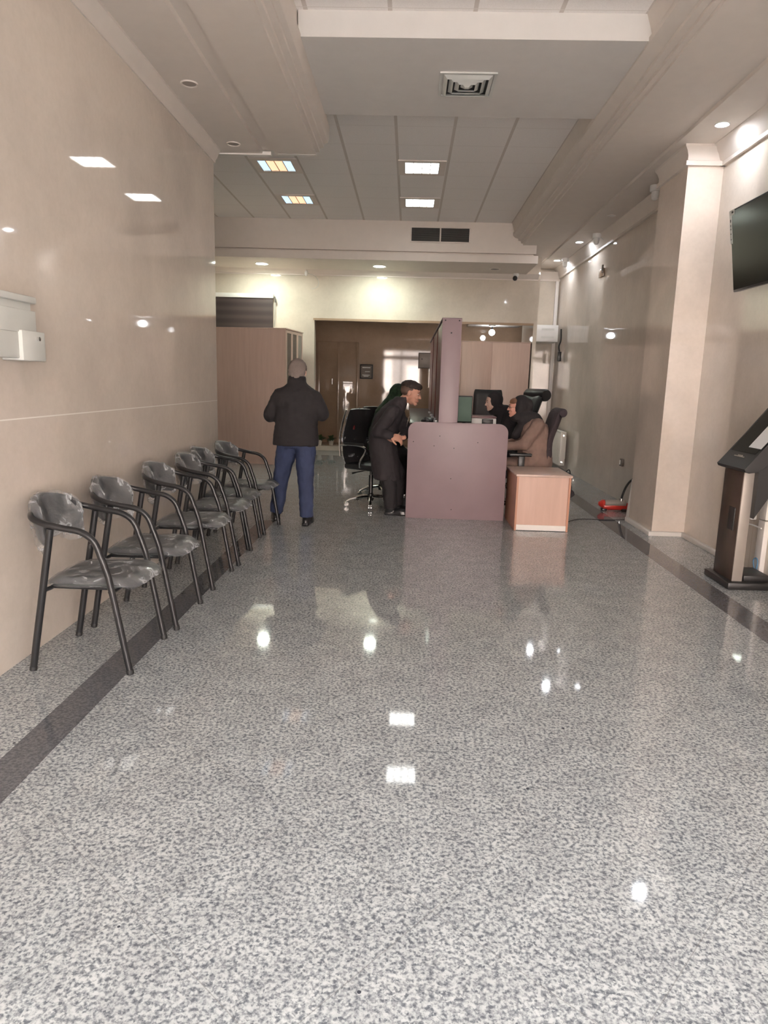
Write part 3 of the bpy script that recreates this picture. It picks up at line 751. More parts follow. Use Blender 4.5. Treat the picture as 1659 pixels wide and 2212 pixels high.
def staff_chair(loc, rz, label, m, prof, w, roll=True, top_w=.8, rad=.055):
    t = thing('staff_chair', label, 'chair', loc, rz)
    five_star(t, M['plastic_black'], .30, .085, .48, True)
    bm = new(); box(bm, (-.24, -.25, .43), (.25, .25, .52), .035, 4); obj('seat', bm, m, t)
    bm = new(); slab_back(bm, prof, w, .10, top_w, curve=.04); obj('backrest', bm, m, t, 60)
    if roll:
        x, z = prof[-1]; hw = w / 2 * top_w
        bm = new(); tube(bm, [(x - .005, -hw - .005, z - .02), (x - .005, -hw * .9, z - .02), (x - .005, hw * .9, z - .02), (x - .005, hw + .005, z - .02)], [rad * .85, rad, rad, rad * .85], 18); obj('headrest_roll', bm, m, t)
    for s in (-1, 1):
        bm = new(); box(bm, (-.06, s * .28 - .035, .70), (.20, s * .28 + .035, .735), .012, 3); ar = obj('armrest', bm, M['plastic_black'], t)
        bm = new(); box(bm, (.02, s * .28 - .02, .46), (.09, s * .28 + .02, .705), .008); obj('arm_post', bm, M['plastic_black'], ar)
    return t
staff_chair((1.38, 8.32, 0), PI, 'dark maroon staff chair under the woman in the tan coat', M['fabric_dark'], [(-.24, .36), (-.29, .60), (-.285, .85), (-.34, 1.05), (-.395, 1.225)], .46, True, .95, .05)
staff_chair((1.45, 9.78, 0), math.radians(203), 'black leather high back staff chair behind the woman in the tan coat', M['leather'], [(-.25, .48), (-.26, .7), (-.20, .92), (-.29, 1.2), (-.37, 1.40)], .52, True, .9, .085)
staff_chair((1.29, 11.35, 0), math.radians(-90), 'black leather staff chair facing the room in front of the wardrobe', M['leather'], [(-.18, .48), (-.2, .7), (-.16, .92), (-.18, 1.2), (-.20, 1.42)], .52, False, .88)

# ================================================================ REAR FURNITURE
t = thing('storage_cabinet', 'tall beech storage cabinet with glazed doors at the rear left', 'cabinet', (-2.14, 12.19, 0), math.radians(-8))
bm = new(); box(bm, (-1.30, 0, 0), (0, .03, 2.355)); obj('end_panel', bm, M['cabinet'], t)
bm = new(); box(bm, (-1.30, .03, 0), (-.02, 1.02, 2.34)); obj('body', bm, M['cabinet'], t)
bm = new(); box(bm, (-1.31, -.005, 2.34), (.01, 1.03, 2.36), .003); obj('top', bm, M['wardrobe'], t)
for k in range(3):
    y0 = .04 + k * .325
    bm = new()
    for a, b in (((0, 1.18), (.045, 2.33)), ((.275, 1.18), (.32, 2.33)), ((.045, 1.18), (.275, 1.225)), ((.045, 2.285), (.275, 2.33))): box(bm, (-.02, y0 + a[0], a[1]), (.0, y0 + b[0], b[1]))
    d = obj('door', bm, M['wardrobe'], t)
    bm = new(); box(bm, (-.018, y0 + .045, 1.225), (-.006, y0 + .275, 2.285)); obj('glass', bm, M['glass_dark'], d)
    bm = new(); box(bm, (-.02, y0, .08), (0, y0 + .32, 1.17)); d2 = obj('door', bm, M['cabinet'], t)
    bm = new(); tube(bm, [(.0, y0 + .28, 1.0), (.02, y0 + .28, 1.01), (.02, y0 + .28, 1.09), (0, y0 + .28, 1.1)], .005, 8); obj('handle', bm, M['chrome'], d2)

t = thing('roller_blind', 'dark striped roller blind on the rear wall above the storage cabinet', 'blind', (-3.1, YB - .02, 0))
bm = new(); box(bm, (-.66, -.06, 2.97), (.53, 0, 3.05), .012); obj('cassette', bm, M['plastic_white'], t)
bm = new(); box(bm, (-.64, -.035, 2.41), (.515, -.03, 2.985)); obj('fabric', bm, M['blind'], t)
bm = new(); tube(bm, [(.55, -.03, 2.99), (.552, -.03, 2.6), (.55, -.03, 2.45)], .004, 6); tube(bm, [(.545, -.03, 3.0), (.57, -.03, 2.9)], .015, 8); obj('chain', bm, M['grille'], t)

t = thing('wardrobe', 'pinkish two door wardrobe standing in the opening behind the staff', 'wardrobe', (.52, 13.42, 0))
bm = new(); box(bm, (0, .02, 0), (1.73, .5, 2.285)); obj('body', bm, M['wardrobe'], t)
for x0, x1 in ((.0, .445), (.45, 1.015), (1.02, 1.725)):
    bm = new(); box(bm, (x0, 0, .06), (x1, .02, 2.28), .002); d = obj('door', bm, M['wardrobe'], t)
    bm = new(); tube(bm, [(x0 + .04, -.002, 1.0), (x0 + .04, -.025, 1.01), (x0 + .04, -.025, 1.11), (x0 + .04, -.002, 1.12)], .006, 8); obj('handle', bm, M['steel'], d)
bm = new(); box(bm, (-.01, -.004, 2.283), (1.74, .5, 2.298), .003); obj('top', bm, M['wardrobe'], t)

t = thing('equipment_box', 'pale grey equipment box mounted high in the rear right corner', 'wall box', (2.42, 13.9, 2.345))
bm = new(); box(bm, (0, .01, 0), (.42, .6, .32), .004); obj('casing', bm, M['plastic_grey'], t)
bm = new(); box(bm, (.005, 0, .005), (.415, .012, .315), .004); lid = obj('cover', bm, M['plastic_white'], t)
bm = new()
for z in (.07, .22):
    for k in range(4): box(bm, (.10, -.003, z + k * .01), (.34, .001, z + k * .01 + .004))
obj('vent_slots', bm, M['plastic_grey'], lid)
t = thing('network_router', 'black device hanging below the equipment box in the rear corner', 'router', (2.86, 13.75, 1.98))
bm = new(); box(bm, (-.03, -.05, 0), (.03, .05, .18), .008); obj('casing', bm, M['plastic_black'], t)
bm = new(); tube(bm, spline([(0, 0, .17), (-.02, 0, .28), (.01, 0, .40), (0, 0, .60)]), .014, 8); obj('cable', bm, M['plastic_black'], t)

t = thing('wall_plaque', 'dark framed notice on the brown recess wall', 'sign', (-.965, 15.88, 1.715))
bm = new(); box(bm, (-.145, -.02, -.16), (.145, 0.02, .16), .006); obj('frame', bm, M['plastic_black'], t)
bm = new(); box(bm, (-.12, -.024, -.135), (.12, -.019, .135)); fc = obj('face', bm, M['glass_dark'], t)
bm = new()
for z, x0, x1 in ((.08, -.09, .09), (-.01, -.03, .08), (-.085, -.09, .08), (-.11, -.06, .05)): box(bm, (x0, -.0265, z), (x1, -.0235, z + .018))
obj('lettering', bm, M['plastic_grey'], fc)
t = thing('recess_wall_box', 'grey square box on the recess wall beside the counter screen', 'wall box', (.36, 15.85, 1.99))
bm = new(); box(bm, (-.17, -.07, -.17), (.2, .05, .17), .006); obj('casing', bm, M['glass_dark'], t)
bm = new(); box(bm, (-.155, -.074, -.155), (.185, -.068, .155), .003); d = obj('door', bm, M['steel'], t)
bm = new(); lathe(bm, [(0, 0), (.015, 0), (.012, .008), (0, .008)], (-.09, -.074, .03), (0, -1, 0), 12); obj('lock', bm, M['plastic_black'], d)

def potted_plant(loc, seed, label):
    rnd = random.Random(seed); t = thing('potted_plant', label, 'plant', loc, 0, 'plants on the recess ledge')
    bm = new(); lathe(bm, [(.04, 0), (.058, .11), (.063, .115), (.055, .12), (.05, .10), (0, .10)], seg=18); obj('pot', bm, M['pot'], t)
    bm = new()
    for k in range(26):
        a = rnd.uniform(0, 2 * PI); L = rnd.uniform(.10, .22); el = rnd.uniform(.3, 1.3); d = V((math.cos(a) * math.cos(el), math.sin(a) * math.cos(el), math.sin(el)))
        s = d.cross(V((0, 0, 1))).normalized() * rnd.uniform(.018, .03); p0 = V((0, 0, .10)); mid = p0 + d * L * .6; tip = p0 + d * L - V((0, 0, .05))
        v = [bm.verts.new(q) for q in (p0, mid + s, tip, mid - s)]; bm.faces.new(v)
        w = [bm.verts.new(q.co - V((0, 0, .003))) for q in v]; bm.faces.new(list(reversed(w)))
    obj('foliage', bm, M['leaf'], t)
potted_plant((-1.91, 15.12, .10), 3, 'small green plant in pale pot, left on the recess ledge')
potted_plant((-1.66, 15.16, .10), 5, 'bushier green plant in pale pot, right on the recess ledge')

# ================================================================ RIGHT SIDE
t = thing('radiator', 'white panel radiator low on the right wall behind the staff chairs', 'radiator', (2.755, 12.62, .10))
bm = new(); box(bm, (0, .02, 0), (.018, 1.45, .60), .006)
for k in range(28): box(bm, (-.006, .05 + k * .05, .03), (.002, .075 + k * .05, .57), .002)
obj('front_panel', bm, M['radiator'], t)
bm = new(); box(bm, (.085, .02, 0), (.10, 1.45, .60), .006); obj('rear_panel', bm, M['radiator'], t)
bm = new(); box(bm, (.0, 0, .0), (.10, .022, .60), .006); box(bm, (.0, .0, .585), (.1, 1.45, .605), .004); obj('side_cover', bm, M['radiator'], t)
bm = new(); lathe(bm, [(.022, 0), (.024, .012), (.012, .014), (.01, .03), (0, .03)], (.05, .0, .06), (0, -1, 0), 14); lathe(bm, [(.016, 0), (.016, .02), (0, .02)], (.05, 0, .54), (0, -1, 0), 14); obj('valve', bm, M['chrome'], t)
bm = new(); box(bm, (.10, .2, .1), (.15, .24, .5)); box(bm, (.10, 1.2, .1), (.15, 1.24, .5)); obj('bracket', bm, M['radiator'], t)

def trunking(lo, hi, label, brk=()):
    bm = new(); box(bm, lo, hi, .003)
    return tag(obj('cable_trunking', bm, M['white_paint']), label, 'trunking')
trunking((2.84, 14.44, .1), (2.90, 14.5, 3.55), 'white vertical cable trunking in the rear right corner')
t = thing('cable_trunking', 'white vertical cable trunking on the right wall behind the kiosk', 'trunking', (2.90, 5.60, .045))
bm = new(); box(bm, (-.02, -.055, 0), (.02, .045, .44), .003); box(bm, (-.02, -.055, .45), (.02, .045, 1.1), .003); obj('duct', bm, M['white_paint'], t)
bm = new(); tube(bm, spline([(-.03, -.01, .02), (-.035, .02, .10), (-.03, -.01, .13), (-.03, -.04, .1), (-.03, -.03, .02)]), .005, 6); obj('blue_tag', bm, mat('blue_plastic', (.10, .25, .42), .4), t)
t = thing('wall_socket', 'white twin socket with plug and wires on the right wall behind the kiosk', 'socket', (2.90, 5.82, .55))
bm = new(); box(bm, (-.03, -.06, -.09), (.02, .06, .09), .006); obj('back_box', bm, M['plastic_white'], t)
bm = new(); box(bm, (-.055, .06, -.05), (.02, .17, .01), .01); obj('plug', bm, M['plastic_white'], t)
bm = new(); lathe(bm, [(0, 0), (.03, 0), (.028, .04), (0, .04)], (-.03, .11, .01), (0, 0, 1), 12); obj('black_plug', bm, M['plastic_black'], t)
bm = new(); tube(bm, spline([(-.03, .20, -.13), (-.03, .08, -.14), (-.03, -.10, -.125), (-.03, -.25, -.125)]), .006, 6); obj('white_wire', bm, M['plastic_white'], t)
bm = new(); tube(bm, spline([(-.02, -.02, -.08), (-.04, .05, -.16), (-.04, .10, -.26), (-.05, .22, -.36)]), .006, 6); obj('brown_wire', bm, M['bronze'], t)
t = thing('wall_socket', 'small brown socket low on the right wall past the column', 'socket', (2.905, 9.45, .52))
bm = new(); box(bm, (-.015, -.05, -.05), (.015, .05, .05), .006); obj('plate', bm, M['glass_dark'], t)
bm = new(); box(bm, (-.02, .005, -.03), (-.014, .04, .03)); obj('rocker', bm, M['plastic_white'], t)
t = thing('wall_sign', 'small brown plate high on the right wall under the soffit', 'sign', (2.895, 11.3, 3.24))
bm = new(); box(bm, (0, -.13, -.06), (.02, .13, .06), .004); obj('plate', bm, M['recess'], t)
bm = new(); box(bm, (-.03, -.15, -.02), (.0, -.13, .10), .004); obj('edge', bm, M['glass_dark'], t)

bm = new(); box(bm, (0, -.02, 0), (.05, .0, .46), .002)
o = tag(obj('skirting_offcut', bm, M['white_paint']), 'white skirting offcut leaning upright beside the column', 'board'); o.location = (2.625, 8.20, 0.0); o.rotation_euler = (math.radians(3), math.radians(3), 0)

t = thing('pump_canister', 'red and chrome canister lying on the floor behind the column with a black hose', 'canister', (2.42, 8.62, 0))
bm = new(); lathe(bm, [(0, 0), (.045, 0), (.05, .01), (.05, .30), (.045, .31), (0, .31)], (.04, 0, .055), (1, .05, 0), 20); obj('lower_body', bm, M['red'], t)
bm = new(); lathe(bm, [(0, 0), (.04, 0), (.04, .26), (0, .26)], (.06, -.02, .100), (1, .05, 0), 20); obj('chrome_cylinder', bm, M['steel'], t, label='chrome cylinder')
bm = new(); lathe(bm, [(.05, 0), (.05, .03), (.02, .07), (0, .075)], (.06, 0, .085), (-1, 0, .0), 16); obj('nose', bm, M['red'], t)
bm = new(); box(bm, (.03, -.05, 0), (.09, .05, .03), .008); box(bm, (.27, -.05, 0), (.33, .05, .03), .008); obj('foot', bm, M['plastic_black'], t)
bm = new(); lathe(bm, [(.022, 0), (.022, .06), (.01, .065), (0, .065)], (.26, -.02, .10), (0, 0, 1), 14); obj('valve', bm, M['chrome'], t)
bm = new(); tube(bm, spline([(.26, -.02, .15), (.275, -.02, .22), (.31, -.01, .31), (.36, 0, .38), (.43, 0, .43)]), .013, 10); obj('hose', bm, M['rubber'], t)
bm = new(); tube(bm, spline([(1.70, 7.55, .006), (2.0, 7.93, .006), (2.3, 7.95, .006), (2.55, 8.0, .006)]), .005, 6); tag(obj('floor_cable', bm, M['dark_slot']), 'thin dark cable lying across the floor from pedestal to column', 'cable')

# kiosk
t = thing('ticket_kiosk', 'black self service queue kiosk on a brown post at the right edge', 'kiosk', (0, 0, 0))
bm = new(); box(bm, (2.505, 5.24, .0), (2.875, 5.68, .055), .008); bs = obj('base', bm, M['kiosk_black'], t)
bm = new(); box(bm, (2.645, 5.30, .055), (2.85, 5.58, .10), .006); obj('base_block', bm, M['kiosk_black'], bs)
bm = new(); box(bm, (2.55, 5.30, .055), (2.625, 5.62, .95), .003); ps = obj('post', bm, M['bronze'], t)
bm = new(); box(bm, (2.552, 5.292, .055), (2.63, 5.302, .95), .002); obj('edge_trim', bm, M['steel'], ps, label='pale metal edge trim')
bm = new(); box(bm, (2.543, 5.36, .44), (2.551, 5.46, .62), .003); obj('card_slot', bm, M['kiosk_black'], ps)
def headpoly(off=0.):
    return [(2.505, .935), (2.515, .915), (2.545, .905), (2.61, .915), (2.655, .945), (2.905, 1.24), (2.905, 1.44), (2.88, 1.42), (2.70, 1.18), (2.53, .965)]
bm = new(); prism(bm, headpoly(), 5.21, 5.68, 'xz', .006); hd = obj('head', bm, M['kiosk_black'], t, 22)
sl_ = V((.35, 0, .455)).normalized(); nn_ = V((-sl_.z, 0, sl_.x))
def head_quad(bm, a0, a1, y0, y1, lift, th=.003):
    o = V((2.53, 0, .965)); q = [o + sl_ * a + nn_ * (lift + d) + V((0, y, 0)) for d in (0, th) for a, y in ((a0, y0), (a1, y0), (a1, y1), (a0, y1))]
    v = [bm.verts.new(p) for p in q]
    for f in ((0, 1, 2, 3), (7, 6, 5, 4), (0, 4, 5, 1), (1, 5, 6, 2), (2, 6, 7, 3), (3, 7, 4, 0)): bm.faces.new([v[i] for i in f])
bm = new(); head_quad(bm, .10, .545, 5.25, 5.64, .0005, .002); obj('screen', bm, M['screen'], hd)
bm = new(); head_quad(bm, .055, .062, 5.36, 5.52, .0008); head_quad(bm, .062, .072, 5.40, 5.47, .0008); obj('logo', bm, M['steel'], hd)
bm = new(); prism(bm, [(2.625, .93), (2.63, .56), (2.905, 1.05), (2.905, 1.26)], 5.235, 5.5); obj('bracket', bm, M['kiosk_black'], t)
bm = new(); head_quad(bm, .15, .44, 5.23, 5.42, .004, .001); head_quad(bm, .42, .48, 5.25, 5.40, .006, .001)
tag(obj('paper_notice', bm, M['paper']), 'white sheet of paper lying on the kiosk screen', 'paper')

# television
t = thing('television', 'black television tilted down high on the right wall', 'television', (2.745, 6.22, 2.33))
bm = new(); box(bm, (-.03, -1.05, 0), (.03, 0, .655), .006); tvp = obj('casing', bm, M['plastic_black'], t)
bm = new(); box(bm, (-.034, -1.035, .018), (-.0295, -.015, .64)); obj('screen', bm, M['screen'], t)
bm = new(); box(bm, (-.0375, -.035, .39), (-.0335, -.002, .652)); box(bm, (-.0375, -.085, .61), (-.0335, -.03, .652)); sk = obj('sticker', bm, M['plastic_grey'], t, label='pale corner sticker')
bm = new()
for z in (.56, .53, .50, .465, .42): box(bm, (-.0385, -.026, z), (-.037, -.012, z + (.022 if z == .56 else .008)))
box(bm, (-.0385, -.075, .625), (-.037, -.045, .64)); obj('sticker_print', bm, M['ink'], sk)
bm = new(); box(bm, (.03, -.62, .22), (.212, -.42, .42), .01); obj('wall_bracket', bm, M['plastic_black'], t)
t.rotation_euler = (0, math.radians(-9), 0)

# grey boxes on the left wall
t = thing('wall_letter_box', 'pale grey metal box with lid and lock on the left wall at frame edge', 'wall box', (XL, 3.35, 0))
bm = new(); box(bm, (0, -.35, 1.69), (.085, .20, 1.84), .004); obj('upper_box', bm, M['plastic_grey'], t)
bm = new(); box(bm, (0, -.36, 1.835), (.11, .215, 1.868), .008); obj('lid', bm, M['plastic_grey'], t)
bm = new(); box(bm, (0, -.36, 1.69), (.095, .225, 1.80), .004); obj('flap', bm, M['plastic_grey'], t)
bm = new(); box(bm, (0, .06, 1.555), (.11, .275, 1.70), .005); lb = obj('lower_box', bm, M['plastic_grey'], t)
bm = new(); box(bm, (0, -.36, 1.565), (.09, .065, 1.70), .005); obj('lower_box', bm, M['plastic_grey'], t)
bm = new(); lathe(bm, [(0, 0), (.011, 0), (.011, .012), (0, .014)], (.11, .20, 1.665), (1, 0, 0), 12); obj('lock', bm, M['chrome'], lb)

# ================================================================ PEOPLE
def frame(f, u):
    f = V(f).normalized(); r = f.cross(V(u)).normalized(); u = r.cross(f).normalized(); return f, u, r
def rotm(f, u, r): return Matrix((f, r, u)).transposed()      # columns: forward, right, up
def head_solid(bm, c, f, u, s=1.):
    f, u, r = frame(f, u); R = rotm(f, u, r); c = V(c)
    P = lambda a, b, d: c + (f * a + r * b + u * d) * s
    ell(bm, P(-.005, 0, .035), (.096 * s, .077 * s, .088 * s), R)
    ell(bm, P(.035, 0, .01), (.060 * s, .062 * s, .085 * s), R)
    ell(bm, P(.030, 0, -.055), (.060 * s, .054 * s, .052 * s), R)
    ell(bm, P(.072, 0, -.092), (.020 * s, .023 * s, .018 * s), R)
    cap(bm, P(.088, 0, .015), P(.108, 0, -.022), .009 * s, .013 * s, 10)
    for k in (-1, 1):
        ell(bm, P(.098, k * .012, -.026), (.010 * s, .008 * s, .008 * s), R)
        ell(bm, P(.082, k * .030, .028), (.014 * s, .024 * s, .008 * s), R)
        ell(bm, P(.068, k * .034, -.022), (.024 * s, .020 * s, .022 * s), R)
        ell(bm, P(-.006, k * .079, -.002), (.020 * s, .009 * s, .031 * s), R)
        cap(bm, P(.03, k * .052, -.055), P(.065, k * .022, -.09), .016 * s, .014 * s, 10)
    ell(bm, P(.088, 0, -.052), (.010 * s, .023 * s, .006 * s), R)
    ell(bm, P(.086, 0, -.064), (.010 * s, .020 * s, .007 * s), R)
def face_bits(parent, c, f, u, s=1.):
    f, u, r = frame(f, u); R = rotm(f, u, r); c = V(c)
    P = lambda a, b, d: c + (f * a + r * b + u * d) * s
    for k in (-1, 1):
        bm = new(); ell(bm, P(.080, k * .031, .010), (.0105 * s, .0125 * s, .0055 * s), R, 14, 10); e = obj('eye', bm, M['eye_white'], parent)
        bm = new(); ell(bm, P(.0825, k * .0315, .0095), (.0085 * s, .0098 * s, .0054 * s), R, 12, 8); obj('iris', bm, M['eye_dark'], e)
        bm = new(); tube(bm, spline([P(.088, k * .014, .028), P(.0915, k * .028, .034), P(.078, k * .046, .028)], 4), .0038 * s, 8); obj('eyebrow', bm, M['hair_dark'], parent)
    bm = new(); ell(bm, P(.0945, 0, -.0525), (.005 * s, .021 * s, .004 * s), R, 12, 8); ell(bm, P(.0925, 0, -.062), (.005 * s, .018 * s, .005 * s), R, 12, 8); obj('lips', bm, M['lip'], parent)

def hand_solid(bm, wrist, d, n, side=1, curl=.5, s=1., spread=.0):
    """d: towards fingertips, n: direction the palm faces, side: +1 thumb towards d x n"""
    d = V(d).normalized(); n = V(n); n = (n - d * n.dot(d)).normalized(); t = d.cross(n) * side; w = V(wrist)
    R = Matrix((d, t, n)).transposed()
    ell(bm, w + d * .045 * s, (.055 * s, .039 * s, .015 * s), R); ell(bm, w + d * .068 * s, (.030 * s, .041 * s, .0135 * s), R)
    ell(bm, w + d * .035 * s + t * .026 * s + n * .006 * s, (.034 * s, .017 * s, .015 * s), R)
    cap(bm, w - d * .03 * s, w + d * .02 * s, .026 * s, .025 * s)
    for k, (o, L) in enumerate(((.030, .072), (.0105, .081), (-.0095, .075), (-.029, .058))):
        p = w + d * (.090 - abs(o) * .25) * s + t * o * s; a = .15 + .1 * k * curl; dirv = d + t * (o * spread * 6)
        dirv.normalize(); rr = .0088 * s
        for j, fr in enumerate((.45, .31, .24)):
            a_ = curl * (.55, 1.25, 1.75)[j] + .05 * k
            v = dirv * math.cos(a_) + n * math.sin(a_); q = p + v * L * fr * s; cap(bm, p, q, rr, rr * .9, 10); p = q; rr *= .9
    p = w + d * .022 * s + t * .034 * s + n * .004 * s
    v1 = (d * .72 + t * .62 + n * .25).normalized(); q = p + v1 * .04 * s; cap(bm, p, q, .0125 * s, .0105 * s, 10)
    v2 = (d * .9 + t * .12 + n * .4).normalized(); cap(bm, q, q + v2 * .032 * s, .0102 * s, .0085 * s, 10)

def shoe(bm, ankle, f, s=1.):
    f = V(f).normalized(); r = f.cross(V((0, 0, 1))); a = V(ankle); R = Matrix((f, r, V((0, 0, 1)))).transposed(); b = V((a.x, a.y, 0))
    ell(bm, b + f * .115 * s + V((0, 0, .038)), (.105 * s, .047 * s, .038), R); ell(bm, b - f * .01 * s + V((0, 0, .045)), (.062 * s, .040 * s, .045), R)
    cap(bm, b + V((0, 0, .05)), b + V((0, 0, .11)), .043, .046)
    lo = [(-.075, -.03), (-.05, -.04), (.06, -.042), (.13, -.05), (.19, -.038), (.218, 0), (.19, .038), (.13, .05), (.06, .042), (-.05, .04), (-.075, .03)]
    A = [bm.verts.new(b + f * x * s + r * y + V((0, 0, .0))) for x, y in lo]; B = [bm.verts.new(v.co + V((0, 0, .024))) for v in A]
    bm.faces.new(A); bm.faces.new(list(reversed(B)))
    for i in range(len(A)): bm.faces.new((A[i], B[i], B[(i + 1) % len(A)], A[(i + 1) % len(A)]))

def body_solid(bm, J, s=1.):
    """continuous nude figure under the clothes: J holds joints"""
    cap(bm, J['pelvis'], J['chest'], .105 * s, .11 * s); cap(bm, J['chest'], J['neck'], .10 * s, .055 * s); cap(bm, J['neck'], J['head'], .054 * s, .055 * s)
    for k in 'LR':
        cap(bm, J['chest'], J['sh' + k], .085 * s, .05 * s); cap(bm, J['sh' + k], J['el' + k], .047 * s, .038 * s); cap(bm, J['el' + k], J['wr' + k], .037 * s, .027 * s)
        cap(bm, J['pelvis'], J['hip' + k], .10 * s, .085 * s); cap(bm, J['hip' + k], J['kn' + k], .078 * s, .052 * s); cap(bm, J['kn' + k], J['an' + k], .05 * s, .036 * s)
def lsub(J, o): return {k: V(v) - V(o) for k, v in J.items()}

# ---- standing man seen from behind
O = (-1.19, 7.22, 0)
t = thing('person', 'standing grey haired man seen from behind in black jacket and blue trousers', 'person', O)
J = lsub(dict(pelvis=(-1.15, 7.20, .92), chest=(-1.145, 7.20, 1.27), neck=(-1.15, 7.22, 1.46), head=(-1.155, 7.27, 1.57),
    shL=(-1.32, 7.20, 1.335), shR=(-.965, 7.19, 1.335), elL=(-1.425, 7.22, 1.13), elR=(-.885, 7.22, 1.155), wrL=(-1.26, 7.44, 1.14), wrR=(-1.02, 7.44, 1.16),
    hipL=(-1.24, 7.22, .88), hipR=(-1.06, 7.19, .88), knL=(-1.33, 7.31, .48), knR=(-1.045, 7.16, .47), anL=(-1.395, 7.38, .085), anR=(-1.03, 7.13, .085)), O)
bm = new(); body_solid(bm, J); hf, hu = (0, .8, -.45), (0, .45, .8); HC = J['head'] + V((0, .01, -.005)); head_solid(bm, HC, hf, hu, 1.08)
hand_solid(bm, J['wrL'], (.6, .8, .1), (.7, -.4, .3), -1, .6); hand_solid(bm, J['wrR'], (-.6, .8, .1), (-.7, -.4, .3), 1, .6)
fused('body', bm, M['skin_pale'], t, .007, 3); face_bits(t, HC, hf, hu, 1.08)
f, u, r = frame(hf, hu); bm = new(); ell(bm, HC + u * .046 - f * .016, (.108, .095, .100), rotm(f, u, r)); ell(bm, HC + u * .0 - f * .045, (.076, .091, .098), rotm(f, u, r)); ell(bm, HC - u * .06 - f * .05, (.055, .062, .06), rotm(f, u, r)); fused('hair', bm, M['hair_grey'], t, .008, 2, (.005, 40.))
bm = new()
loft(bm, [((.035, -.02, .825), .235, .150), ((.035, -.02, .84), .238, .152), ((.035, -.02, 1.0), .222, .142), ((.04, -.02, 1.15), .215, .138), ((.045, -.025, 1.27), .232, .135), ((.045, -.02, 1.355), .222, .118), ((.043, -.01, 1.405), .175, .10), ((.04, .0, 1.44), .12, .092), ((.038, .01, 1.46), .098, .09), ((.035, .03, 1.535), .088, .085)], 36, 2.4)
for k in 'LR':
    cap(bm, J['sh' + k] + V((0, -.005, -.008)), J['el' + k], .077, .078); cap(bm, J['el' + k], J['wr' + k], .074, .052)
fused('jacket', bm, M['cloth_black'], t, .011, 5, (.010, 7., 1.))
bm = new()
loft(bm, [(J['pelvis'] + V((-.0, 0, -.12)), .155, .118), (J['pelvis'] + V((-.0, 0, .08)), .165, .12)], 28)
for k, sx in (('L', -1), ('R', 1)):
    tube(bm, [J['hip' + k] + V((0, 0, .02)), J['hip' + k] * .6 + J['kn' + k] * .4, J['kn' + k], J['kn' + k] * .4 + J['an' + k] * .6, J['an' + k] + V((0, 0, -.005))], [.108, .104, .085, .078, .074], 20)
fused('trousers', bm, M['denim'], t, .011, 5, (.013, 9., 4., (1, 1, .6)))
for k, d_ in (('L', (-.25, 1, 0)), ('R', (.08, 1, 0))):
    bm = new(); shoe(bm, J['an' + k], d_, 1.05); fused('shoe', bm, M['shoe'], t, .007, 3)

# ---- young man leaning on the counter
O = (-.25, 7.95, 0)
t = thing('person', 'young dark haired man in black coat leaning on the counter with hands together', 'person', O)
J = lsub(dict(pelvis=(-.31, 7.96, .84), chest=(-.185, 7.95, 1.13), neck=(-.085, 7.93, 1.275), head=(-.01, 7.90, 1.35),
    shR=(-.165, 7.76, 1.175), shL=(-.12, 8.14, 1.18), elR=(-.345, 7.70, .945), elL=(-.005, 7.94, .945), wrR=(-.175, 7.63, .925), wrL=(-.062, 7.715, .893),
    hipR=(-.30, 7.87, .82), hipL=(-.30, 8.05, .82), knR=(-.20, 7.86, .47), knL=(-.10, 8.07, .47), anR=(-.16, 7.86, .085), anL=(-.10, 8.1, .085)), O)
bm = new(); body_solid(bm, J, .97); hf, hu = (.94, -.12, -.2), (.2, .0, 1); HC = J['head'] + V((.032, -.01, .028)); HS = 1.08; head_solid(bm, HC, hf, hu, HS)
hand_solid(bm, J['wrR'], (.92, -.02, -.36), (.1, .6, -.75), -1, .75, 1.08); hand_solid(bm, J['wrL'], (-.80, -.42, -.22), (-.1, .6, .7), -1, .45, 1.06)
fused('body', bm, M['skin'], t, .0055, 2); face_bits(t, HC, hf, hu, HS)
f, u, r = frame(hf, hu); R = rotm(f, u, r)
bm = new(); ell(bm, HC + (u * .075 - f * .012) * HS, (.108 * HS, .082 * HS, .062 * HS), R); ell(bm, HC + (u * .085 + f * .060) * HS, (.045 * HS, .062 * HS, .034 * HS), R); fused('hair', bm, M['hair_dark'], t, .007, 3, (.006, 34.))
bm = new(); ell(bm, HC + (u * .035 - f * .036) * HS, (.080 * HS, .0815 * HS, .075 * HS), R); ell(bm, HC + (u * .045 - f * .0) * HS, (.058 * HS, .0815 * HS, .045 * HS), R); fused('faded_sides', bm, M['hair_fade'], t, .007, 3)
bm = new()
loft(bm, [((.04, .0, .40), .155, .18), ((.035, .0, .42), .16, .185), ((.0, .0, .62), .165, .19), ((-.035, .0, .84), .16, .19), ((-.01, .0, 1.0), .16, .195), ((.04, .0, 1.13), .16, .205), ((.085, -.01, 1.215), .14, .185), ((.13, -.015, 1.275), .11, .125), ((.165, -.025, 1.32), .086, .092), ((.175, -.03, 1.345), .08, .086)], 36, 2.4)
for k in 'LR':
    cap(bm, J['sh' + k], J['el' + k], .078, .066); cap(bm, J['el' + k], J['wr' + k] * .9 + J['el' + k] * .1, .064, .046)
fused('coat', bm, M['cloth_coat'], t, .010, 5, (.011, 8., 2., (1, 1, .6)))
bm = new()
for k in 'LR': tube(bm, [J['hip' + k], J['kn' + k], J['an' + k] + V((0, 0, -.01))], [.10, .09, .078], 18)
fused('trousers', bm, M['cloth_black'], t, .010, 4, (.008, 9., 3.))
for k in 'LR':
    bm = new(); shoe(bm, J['an' + k], (1, -.15, 0), 1.0); fused('shoe', bm, M['shoe'], t, .007, 3)
